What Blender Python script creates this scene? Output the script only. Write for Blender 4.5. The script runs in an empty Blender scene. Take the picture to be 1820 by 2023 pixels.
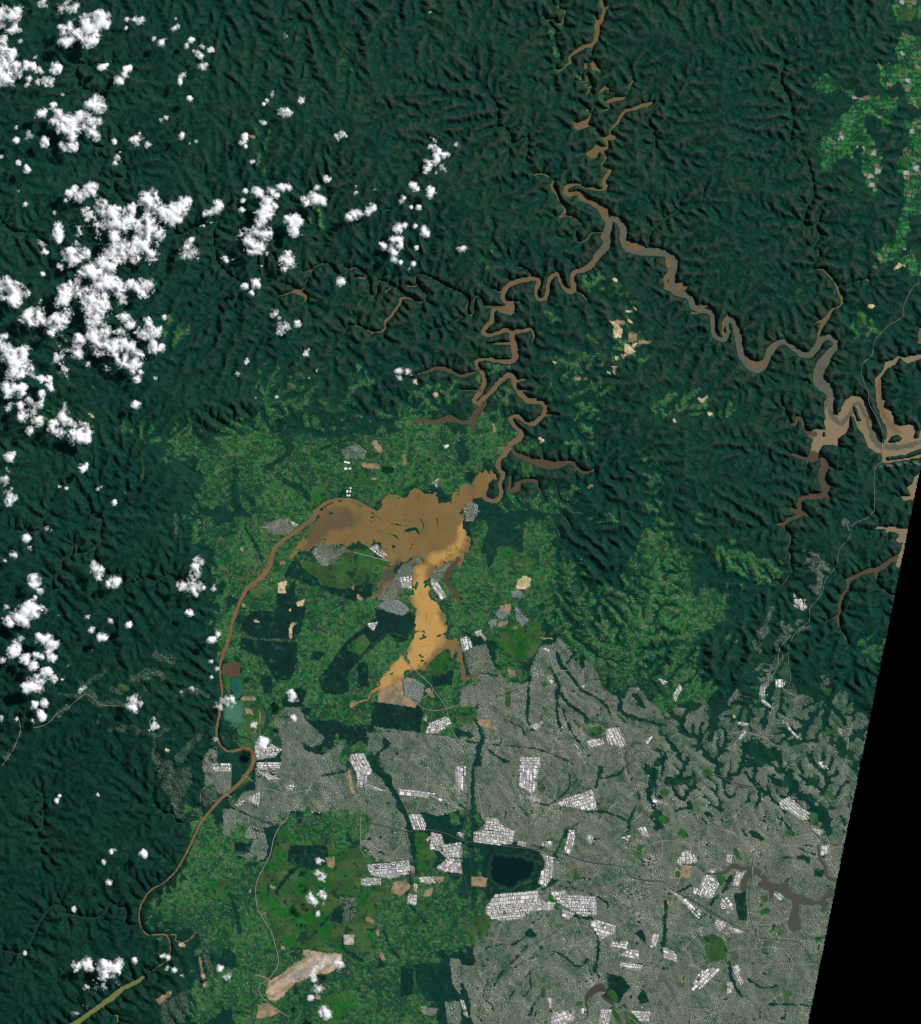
# Satellite view of a flooded river valley, forest plateau and city.  1 unit = 30 m on the ground.
import bpy, math, random
import numpy as np
random.seed(7); RNG = np.random.default_rng(7)
scene = bpy.context.scene
col = scene.collection
R = math.radians
# ---------------------------------------------------------------- camera (orbit, looking straight down)
CAM_H = 23500.0
cam_d = bpy.data.cameras.new("camera"); cam = bpy.data.objects.new("camera", cam_d); col.objects.link(cam)
cam.location = (0, 0, CAM_H); cam.rotation_euler = (0, 0, 0)
cam_d.sensor_fit = 'HORIZONTAL'; cam_d.sensor_width = 36
cam_d.angle = 2 * math.atan(1000.0 / CAM_H)
cam_d.clip_start = 10; cam_d.clip_end = 60000
scene.camera = cam
# ---------------------------------------------------------------- sky and sun: mid morning, sun in the upper right
SUN_EL, SUN_AZ = 45.0, 53.0
world = bpy.data.worlds.new("World"); scene.world = world; world.use_nodes = True
wn = world.node_tree.nodes; wl = world.node_tree.links; wn.clear()
sky = wn.new("ShaderNodeTexSky"); sky.sky_type = 'NISHITA'; sky.sun_disc = False
sky.sun_elevation = R(SUN_EL); sky.sun_rotation = R(SUN_AZ)
bg = wn.new("ShaderNodeBackground"); bg.inputs[1].default_value = 0.07
wo = wn.new("ShaderNodeOutputWorld"); wl.new(sky.outputs[0], bg.inputs[0]); wl.new(bg.outputs[0], wo.inputs[0])
sd = bpy.data.lights.new("sun", 'SUN'); sd.energy = 4.2; sd.angle = R(0.5); sd.color = (1.0, 0.965, 0.91)
sun = bpy.data.objects.new("sun", sd); col.objects.link(sun)
sun.rotation_euler = (R(90 - SUN_EL), 0, R(180 - SUN_AZ)); sun.location = (900, 700, 1500)
scene.view_settings.view_transform = 'Standard'; scene.view_settings.look = 'None'
scene.view_settings.exposure = 0.0; scene.view_settings.gamma = 1.0; scene.view_settings.use_curve_mapping = False
scene.cycles.use_denoising = False
scene.cycles.max_bounces = 5; scene.cycles.diffuse_bounces = 2; scene.cycles.glossy_bounces = 1
scene.cycles.transmission_bounces = 2; scene.cycles.transparent_max_bounces = 12
scene.cycles.pixel_filter_type = 'BLACKMAN_HARRIS'; scene.cycles.filter_width = 1.3
# WATER: each line = tile(ix iy)  s|p  body  colour  points; strokes x,y,width  polygons x,y  (tile pixel space, see T())
WATER = """
20 s river b 1115,0,22 1120,40,28 1135,80,30 1125,120,30 1110,165,30 1080,200,34 1082,240,32 1080,280,32 1065,320,30 1040,355,30
20 s river b 1115,-160,22 1110,-80,22 1115,0,22
20 s river b 1135,70,20 1190,38,5
20 s river b 1070,125,10 1078,195,26
20 s river b 1040,355,30 980,365,30 940,390,28 890,420,22 860,455,26 870,490,22 840,510,20 800,550,14 760,550,12 755,510,8 790,460,8 780,400,8 755,350,8 745,300,7 755,240,10 720,200,10 690,170,14 650,120,8
20 s river b 690,160,14 740,150,12 770,185,14 805,185,14 815,130,12 828,80,14 790,70,14 770,50,12 785,20,8 785,-160,8
20 s river b 1040,355,12 1040,400,10 1020,460,9 1022,525,9 990,540,9 965,570,9 965,640,9 1025,645,9 1035,735,9 1070,750,10 1120,715,14 1155,690,18 1172,715,10 1165,745,10 1130,760,12 1135,790,12 1175,820,10 1165,865,10 1125,860,10 1085,835,10 1060,840,9 1035,890,10 1005,960,18 1010,990,12 1060,1005,12 1090,1050,16 1130,1090,20 1155,1120,22 1160,1165,24 1110,1190,14 1140,1215,18 1145,1260,16 1115,1300,12 1165,1335,16 1185,1345,24 1160,1380,30 1130,1430,24 1145,1470,36 1120,1500,16 1050,1490,24 980,1480,16 930,1455,16 850,1470,32 830,1510,38 860,1535,36 930,1520,32 970,1560,46 1010,1590,36 1070,1610,30
20 s river b 1055,490,30 1055,525,50 1100,555,12
20 s river b 995,505,24 990,535,24
20 s river b 1003,590,20 1003,625,30
20 s river b 945,595,14 945,625,16
20 s river b 1015,680,12 1010,720,14 998,750,10
20 s river b 1110,720,20 1140,690,28 1145,680,20
20 s river b 1170,800,24 1230,780,32 1290,775,16 1320,740,8 1340,680,14 1365,630,14
20 s river b 1155,1090,24 1205,1080,42 1235,1085,20
20 s river b 1200,1080,14 1180,1030,12 1240,970,26 1270,910,22 1310,870,26 1370,860,26 1440,830,28 1480,825,28 1525,800,10
20 p river b 890,955 940,960 1000,940 1010,1000 960,1015 925,1035 895,1000
20 s river b 985,850,10 1005,865,28
20 p river b 1055,1150 1085,1135 1130,1150 1160,1170 1110,1195 1080,1235 1040,1262 1010,1235 985,1215 1010,1190 1040,1175
20 p river b 920,1530 960,1540 1010,1580 1080,1610 1160,1640 1190,1690 1180,1720 1150,1760 1110,1710 1070,1650 1010,1610 960,1590 925,1580
20 s river b 580,1385,10 630,1370,14 700,1390,14
20 s river b 745,1420,14 720,1465,24 755,1520,28 775,1570,16 800,1620,20 825,1650,16 815,1690,30 790,1710,24
20 s river d 815,1700,20 870,1710,28 920,1735,22 960,1780,10 910,1810,10 920,1870,10 940,1915,20 1000,1890,30 1040,1840,24 1100,1835,16 1150,1840,14
20 s river b 1130,1870,40 1150,1900,40
20 s river g 1200,1720,40 1170,1790,64 1160,1850,60 1160,1920,60 1120,1980,68 1070,2030,56
20 s river g 1200,1720,40 1250,1750,56 1285,1800,56 1285,1870,52 1300,1940,58 1360,1975,64 1450,1985,66 1550,1985,66 1620,2005,58 1690,2060,54
20 p river b 1310,1900 1380,1915 1440,1930 1480,1950 1390,1980 1330,1960
20 s river b 1265,1880,20 1280,1930,24
21 s river g 1680,10,44 1690,80,50 1675,150,56 1670,220,60 1690,270,60 1740,295,54 1790,310,50 1825,350,50
21 p river b 1630,0 1670,40 1660,90 1640,160 1650,280 1610,260 1600,170 1640,110 1610,40
21 p river b 1700,210 1760,205 1800,250 1780,275 1710,270
31 s river g -5,330,48 20,390,60 60,420,50 130,430,44 170,470,40 175,560,44 190,620,40 235,660,36 285,640,36 300,590,34 285,530,36 300,495,40 340,520,40 365,590,50 380,680,54 400,770,56 430,840,54 490,890,50 545,895,50 590,850,46 610,790,60 650,720,66 700,685,50 740,680,36 800,715,44 860,760,48 930,785,46 980,740,50 1010,690,54 1050,650,50 1100,640,40 1140,680,44 1140,720,50 1100,760,60 1060,820,80 1020,890,86 1010,960,84 1030,1010,96 1080,1050,80 1105,1110,66 1090,1180,72 1095,1250,76
31 p river b 60,380 140,380 160,410 100,410
31 p river b 245,520 285,460 300,440 300,470 265,530 275,610 260,640 235,600
31 p river b 430,770 500,830 590,820 570,870 520,870 450,840
31 s river b 10,445,26 50,455,12
31 p estuary e 1060,1230 1055,1330 1065,1370 990,1355 945,1385 905,1420 965,1445 945,1520 930,1590 1000,1590 1020,1550 1040,1500 1090,1490 1170,1505 1165,1440 1230,1400 1258,1330 1268,1258 1290,1285 1330,1370 1380,1450 1400,1510 1470,1555 1500,1560 1520,1640 1600,1632 1819,1590 1960,1580 1960,1345 1819,1345 1800,1430 1765,1430 1780,1380 1770,1330 1720,1325 1690,1340 1615,1320 1600,1260 1570,1200 1530,1180 1540,1140 1505,1110 1480,1030 1500,960 1560,880 1620,860 1650,810 1720,850 1819,810 1960,800 1960,770 1819,770 1740,790 1700,800 1640,770 1600,820 1530,830 1520,890 1450,970 1460,1100 1470,1180 1500,1270 1540,1340 1555,1400 1530,1480 1490,1470 1490,1420 1440,1360 1430,1270 1390,1170 1340,1105 1260,1098 1220,1130 1190,1190 1165,1260 1140,1250 1120,1190 1110,1120
31 s estuary d 1040,1600,40 1060,1650,86 1040,1720,70 1045,1790,70 1070,1840,70 1040,1890,50 940,1900,50 870,1920,44 860,1980,40 870,2040,44 790,2073,40 730,2113,30 670,2118,14
31 s estuary d 960,1570,60 990,1600,60 930,1600,50 850,1580,30 790,1560,14
31 s estuary d 925,1600,30 915,1670,12
31 s estuary d 1080,1660,40 1160,1690,14
31 s estuary d 1070,1840,30 1115,1810,8
31 s estuary d 1080,1880,40 1100,1950,10
31 s estuary d 980,1410,56 920,1390,44 890,1350,32 875,1290,40 840,1270,30 830,1320,36 780,1330,18
31 s estuary d 735,1190,20 750,1230,10 780,1290,10 800,1325,14
31 s river b 1005,-50,10 1010,0,10 965,80,9 975,105,10 1040,105,14 1090,150,20 1140,210,22 1170,280,26 1190,330,32 1195,370,20 1170,400,16 1120,420,18 1090,470,36 1050,520,44 1025,570,36 1010,620,22 1010,660,24
31 s river b 1030,510,20 985,530,12 985,580,12 1000,610,10
31 s river b 1190,340,22 1212,375,14
31 s river b 1160,240,6 1280,210,6 1370,190,10 1400,190,26
31 p estuary e 1860,1670 1760,1740 1750,1790 1705,1830 1735,1890 1660,1890 1680,1930 1750,1925 1900,1940 1900,1700
31 p estuary b 1800,570 1960,570 1960,710 1790,690
31 s estuary g 1110,1150,20 1100,1240,30 1180,1320,40 1260,1230,30 1320,1150,26 1390,1280,34 1440,1400,30 1540,1520,40 1700,1500,40 1830,1470,40
31 s estuary b 1490,980,30 1490,1080,40 1530,1240,50 1580,1330,40 1640,1370,40
21 s river h 1080,0,50 1040,60,48 990,100,44 920,120,40 880,160,42 895,220,44 900,260,46 870,285,40 820,250,34 790,190,34 770,145,36 730,150,36 700,200,36 690,270,36 670,330,30 630,345,28 600,310,32 600,250,36 620,200,36 590,175,36 500,190,34 420,210,40 370,240,44 340,290,44 340,340,46 380,370,40 410,400,50 350,405,30 270,415,30 255,460,40 250,510,36 200,560,36 170,595,30 200,620,34 270,615,34 340,590,36 390,590,40 410,640,54 425,720,54 435,790,50 400,830,40 310,830,34 200,815,30 130,830,30 130,870,30 170,920,34 190,990,36 160,1070,40 110,1130,40 140,1160,40 200,1110,40 270,1040,40 330,970,40 390,940,46 430,970,44 420,1010,40 470,1080,44 530,1135,50 600,1150,44 660,1170,40 670,1220,40 630,1280,36 580,1320,36 510,1310,34 460,1270,36 420,1265,36 395,1290,36 430,1340,36 475,1390,40 470,1440,50 410,1470,40 370,1540,36 300,1620,40 310,1680,40 340,1730,36 315,1800,36 320,1880,34 280,1930,34 200,1920,30 190,1860,40 210,1800,60
21 s river h 410,620,40 440,595,40 520,585,34 565,580,24 580,640,20 560,690,12
21 s river h 390,690,22 280,690,18 210,690,8
21 p river h 300,430 430,390 435,450 390,470 320,450
21 s river h 440,990,30 520,970,8
21 s river h 470,1060,22 540,1060,6
21 s river h 680,1180,14 745,1160,5
21 s river h 670,1255,26 770,1250,7
21 s river h 400,1520,30 310,1520,30
21 s river d 150,900,24 110,920,24 50,940,34 0,945,32 -80,905,44 -160,885,40 -210,890,34 -280,920,24 -350,930,14
21 s river d 200,1150,26 190,1180,34 130,1230,54 100,1310,50 110,1390,20
21 s river d 100,1290,30 60,1310,36 0,1310,40 -90,1280,60 -180,1310,44 -260,1300,38 -330,1290,38 -390,1310,12
21 s river d 160,1060,20 60,1060,14 0,1060,6
21 s river b 910,270,16 980,320,14 1020,375,6
21 s river b 560,160,20 530,110,10 440,80,5
21 s river b 310,285,14 220,240,5
21 s river b 380,350,12 490,370,6
21 s river d 405,1500,20 430,1560,40 500,1590,50 580,1620,60 660,1640,80 740,1650,80 800,1640,60 880,1630,40 920,1670,40 970,1710,36 1050,1690,20
21 s river d 650,1600,30 650,1560,14
21 s river d 910,1680,20 905,1730,8
21 s river d 400,1740,20 390,1850,40 450,1830,60 460,1790,40 590,1770,30 610,1820,20 640,1870,8
21 s river d 1060,1690,12 1070,1760,6
21 s river d 750,1830,10 790,1930,12 870,1960,8
21 s colo c 340,395,16 250,400,20 190,395,18 160,330,14 130,315,14 105,360,14 105,440,14 80,470,14 55,440,14 50,390,14 65,340,14 0,290,14 -80,255,14 -180,200,16 -280,150,16 -340,150,14 -355,200,14 -310,260,14 -275,310,16 -300,365,16 -360,350,14 -430,310,14 -510,250,14 -580,210,14 -640,195,14 -655,240,14 -670,300,14 -695,320,14 -715,280,14 -730,180,14 -780,120,14 -840,90,14 -900,125,12 -950,145,12 -1000,115,12 -1040,65,12 -1090,60,12 -1150,90,12 -1210,180,12 -1230,250,12 -1280,265,10 -1350,230,9 -1420,205,8
11 s colo b 1440,335,20 1350,330,24 1345,370,24 1300,430,24 1265,480,26 1225,520,24 1225,570,18 1180,600,16 1120,595,18 1070,580,14 1020,555,14 940,545,14 910,590,12 880,625,8
11 s colo b 1120,600,14 1120,640,6
11 s colo b 500,280,30 560,290,40 600,320,30 580,370,12
11 s colo b 500,280,20 440,300,14 380,315,8
11 s colo d 640,110,26 590,130,8
11 s colo b 700,50,16 675,10,8
11 s colo b 655,140,14 650,170,10
11 s colo d 930,90,20 890,110,12
11 s colo b 1060,175,22 990,165,8
11 s colo b 1400,230,20 1465,240,12
11 s colo b 1190,350,8 1220,290,14 1270,250,16
11 s colo d 1840,470,14 1780,515,12 1700,550,9 1620,570,5
11 s river n 660,2020,24 740,1960,28 820,1925,28 900,1920,26 980,1930,26 1060,1970,26 1130,2010,26 1180,2035,20
12 p flood f 540,290 600,190 680,60 720,0 770,-60 860,-85 980,-80 1060,-40 1130,0 1180,-20 1200,-70 1230,-110 1300,-125 1380,-110 1420,-150 1480,-170 1530,-150 1580,-160 1640,-60 1700,-60 1819,-190 1900,-220 1980,-310 2010,-330 2080,-320 2100,-270 2035,-230 2030,-180 1985,-130 1950,-130 1880,-90 1830,-20 1819,20 1830,110 1870,190 1890,230 1870,290 1830,340 1819,400 1780,380 1720,395 1640,410 1590,470 1540,530 1530,560 1560,600 1580,680 1640,740 1660,790 1710,830 1690,880 1690,960 1720,1010 1780,1000 1819,1060 1810,1170 1750,1150 1720,1080 1620,1100 1600,1160 1540,1180 1540,1240 1500,1210 1470,1250 1350,1250 1355,1310 1290,1350 1190,1400 1170,1390 1190,1320 1260,1220 1290,1180 1350,1150 1410,1190 1410,1090 1460,1000 1480,880 1480,800 1470,730 1420,680 1460,640 1440,580 1450,480 1480,430 1520,400 1530,350 1420,365 1360,400 1310,440 1300,500 1240,600 1180,640 1130,660 1150,600 1200,530 1230,440 1270,400 1250,370 1220,310 1180,240 1140,215 1100,240 960,240 920,265 840,255 740,225 700,250 620,290
12 s flood x 610,250,70 700,130,170 800,50,190 930,70,140
12 s flood m 1330,400,40 1250,520,60 1170,620,30
12 s flood t 1500,480,110 1520,640,130 1580,800,190 1560,950,220 1510,1080,170 1440,1190,130
12 s flood t 1600,380,60 1750,340,60 1820,200,60 1830,120,40
12 s flood t 1340,1220,120 1260,1290,110 1200,1370,60
12 s flood f 480,350,26 540,280,34 580,220,30
12 s flood b 1800,1080,60 1819,1180,20
12 s flood d 1790,390,30 1720,470,46 1710,560,40 1780,640,30 1819,740,24
12 s flood o 1180,1385,20 1110,1430,9 1090,1480,9 1040,1490,8 980,1520,10
22 s flood b -5,1080,40 0,1130,20 20,1250,24 30,1320,34 60,1310,20
12 s river n 700,-10,36 640,60,40 560,120,34 480,180,30 410,230,36 350,290,40 330,350,44 310,420,44 270,490,50 200,550,36 130,610,30 80,700,28 45,790,26 15,880,26 0,960,24 -29,1050,34 -59,1130,30 -84,1220,22 -74,1320,24 -64,1420,24 -69,1520,26 -94,1640,32 -109,1730,28 -94,1810,26 -49,1870,26 0,1890,26 80,1875,30 140,1870,40 185,1920,40 180,1980,36 165,2023,34
13 s river n 165,0,34 100,90,34 30,160,30 -20,200,28 -89,260,26 -159,340,26 -229,430,24 -279,530,22 -329,640,22 -389,750,22 -449,840,22 -529,910,20 -619,960,20 -669,1020,20 -709,1100,20 -722,1180,18 -699,1260,18 -659,1315,18 -589,1320,18 -509,1320,22 -479,1380,20 -474,1450,16 -499,1520,16 -569,1570,16 -634,1615,14
03 s dam_lake k 1140,1645,26 1080,1690,34 980,1740,40 880,1820,44 780,1890,40 680,1960,40 580,2030,44 440,2110,50
03 s dam_lake k 820,1890,14 880,1950,14 930,1960,14 915,2080,12
03 s river n 1310,1320,16 1390,1320,10 1385,1365,7 1450,1375,6 1500,1355,5 1550,1300,5
02 s grose c 970,610,8 1020,565,9 1090,550,9 1160,515,9 1230,545,9 1320,500,9 1400,520,8 1590,570,8 1690,510,9 1819,495,9 1919,515,9 1999,490,9 2079,450,10 2120,420,10
12 p lake q 20,1330 80,1330 95,1440 50,1490 100,1500 110,1560 100,1620 130,1650 60,1680 0,1660 -50,1640 -60,1560 -30,1500 20,1480
12 s lake Q 40,1340,70 50,1400,70 50,1460,30
12 p pond d 0,1180 85,1190 75,1290 0,1310 -70,1280 -60,1200
12 p small_pond v 70,1930 140,1940 150,1980 70,1990
12 s bow_lake v 250,1530,16 288,1590,20 285,1680,24 250,1750,20
12 s bow_lake v -45,1760,50 -20,1790,50
23 p reservoir p 225,740 265,690 350,665 430,690 470,665 540,705 590,710 605,760 590,830 555,885 480,905 410,955 370,975 330,935 270,925 230,880 212,820
33 s harbour m -60,765,10 0,770,12 60,780,16 110,830,18 180,840,18 250,835,18 300,800,30 330,775,36 420,795,36 490,805,40 560,850,60 590,900,60 560,920,60 640,940,70 720,960,60 770,1000,60 840,1030,60 930,1060,50 1020,1060,40 1080,1010,50 1200,980,50
33 s harbour m 460,830,46 420,900,56 410,950,46
33 s harbour m 640,990,40 620,1060,28
33 s harbour m 820,1060,40 820,1130,70 820,1200,100 820,1250,100 800,1280,50
33 s harbour m 1040,1060,50 1060,1090,40 1040,1140,20
33 s harbour m 745,915,36 740,960,40
33 s harbour m 700,915,16 690,950,24
33 s lane_river m 1005,620,14 1020,720,22 1060,780,24 1070,850,24 1120,885,24 1200,890,24
33 s harbour m 1050,1340,24 1100,1330,24
23 s georges r 985,1870,16 990,1830,30 1030,1780,60 1090,1740,60 1135,1755,36
23 s georges r 1115,1800,30 1150,1830,36 1200,1865,26 1212,1900,16 1215,1960,14 1240,2060,14
23 s georges r 990,1860,16 1003,1950,14 960,2000,12 830,2010,10
32 p cowan e 1430,140 1480,108 1560,118 1640,112 1800,160 1800,260 1660,240 1610,220 1655,180 1580,150 1540,165 1540,135
32 s cowan d 1720,200,60 1690,290,50 1650,350,50 1570,390,50 1500,440,50 1400,465,44 1300,510,40 1250,540,40 1240,600,36 1200,660,36 1175,720,30 1180,790,26 1160,830,30 1170,880,24 1165,920,10
32 s cowan e 1700,200,40 1670,330,30 1640,410,50
32 s cowan d 1190,930,12 1215,975,20 1245,1040,14
32 s cowan d 1150,825,14 1060,870,5
32 s cowan d 1470,470,34 1470,560,18 1560,640,20 1620,670,16
32 s cowan d 1290,500,22 1200,545,8
32 s estuary d 735,85,28 735,120,26 780,170,26 785,230,22 765,290,18 785,340,18 780,400,14 800,460,14 760,530,12 720,575,9 690,540,8 640,560,6
32 s estuary d 800,-20,50 850,0,50 900,10,40 945,40,10
22 s flood d 790,0,10 840,60,12 870,110,8
22 s flood d 770,130,8 790,200,10
"""
# land inside water: islands and tree lines standing out of the flood
ISLES = """
31 p 1560,1470 1590,1420 1640,1410 1675,1440 1640,1465
31 p 1540,1590 1700,1570 1819,1520 1960,1500 1960,1545 1819,1560 1720,1590 1560,1610
31 p 1285,1180 1310,1200 1325,1260 1350,1300 1320,1300 1295,1230
31 s 1055,1395,18 1055,1415,18
31 p 980,545 1020,535 1005,590
12 s 1110,0,5 1200,60,7 1300,95,8 1400,108,6
12 s 1390,145,26 1460,130,26 1485,160,18
12 s 1500,50,9 1530,110,9 1490,180,8 1440,250,8 1410,320,8
12 s 1628,0,8 1640,120,8 1660,200,8 1620,260,6 1550,310,6 1440,350,8
12 s 1130,130,5 1250,170,6 1310,190,16 1330,230,5
12 s 1250,200,5 1290,290,8 1310,350,8
12 s 1530,380,8 1515,460,8
12 s 1545,800,8 1550,870,8
12 s 1590,880,7 1610,940,8
12 s 1500,1000,18 1545,985,18
12 s 1640,980,24 1660,970,20
12 s 1500,1130,22 1510,1140,18
12 s 1270,1280,20 1285,1270,16
12 s 1500,1065,10 1560,1050,10
12 p 1450,600 1470,540 1490,560 1470,620
12 s 1545,575,22 1535,590,18
21 p 215,1880 225,1800 250,1770 290,1850 300,1890 270,1905 225,1910
12 s 1660,-140,14 1690,-120,20
12 s 1700,330,5 1790,345,7
"""
# small water courses and sandy creek beds: drawn as ribbons in the valley floors
CREEKS = """
00 690,515 610,510 595,600 640,690 740,740
00 870,1130 820,1170 700,1150
00 985,1310 990,1400 905,1410 895,1490 960,1580
00 1340,1760 1380,1840 1440,1860 1540,1800 1640,1790 1720,1750 1680,1830 1700,2023 1720,2083 1780,2153 1850,2200 1890,2230 1859,2253
00 0,1740 90,1830 210,1840
01 1720,60 1790,140 1819,180
11 210,0 210,60 260,70 265,10
11 340,0 360,60 355,140
02 700,5 760,20 800,70 780,150 795,230 745,290 740,340 770,400 860,490 950,500 970,610
02 750,270 690,320 620,325 615,270 580,270 560,330 500,370 475,420 495,460 450,490 460,550 495,590 430,610 415,560 415,500
02 130,150 320,150 330,80 390,10
03 0,1440 165,1465 240,1380 330,1190 410,1100 470,1085 520,1120 530,1150 740,1190 830,1140 875,1070 940,1110 985,1110 995,1160 985,1220 1060,1250 1090,1240
03 350,690 310,630 340,570 300,530 290,480 335,460 330,200
03 1590,410 1510,400 1460,440 1390,430 1360,370 1290,360 1200,260
13 990,450 940,520 980,600 950,780 1000,850 960,930 1020,1050 1030,1140 980,1210 1040,1240 1020,1290 1050,1320
30 745,480 700,620 760,750 800,930 780,1100
30 910,1250 960,1440 960,1560 910,1640 890,1760 960,1790 1000,1750 1015,1690
30 990,1780 1010,1870 970,1960 1010,2023
20 280,990 370,1030 420,1140 530,1090 510,1250
20 230,760 290,850 280,960
20 1480,1940 1500,1830 1600,1740 1720,1670
20 1590,810 1480,930 1520,1030 1540,1190
"""
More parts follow.
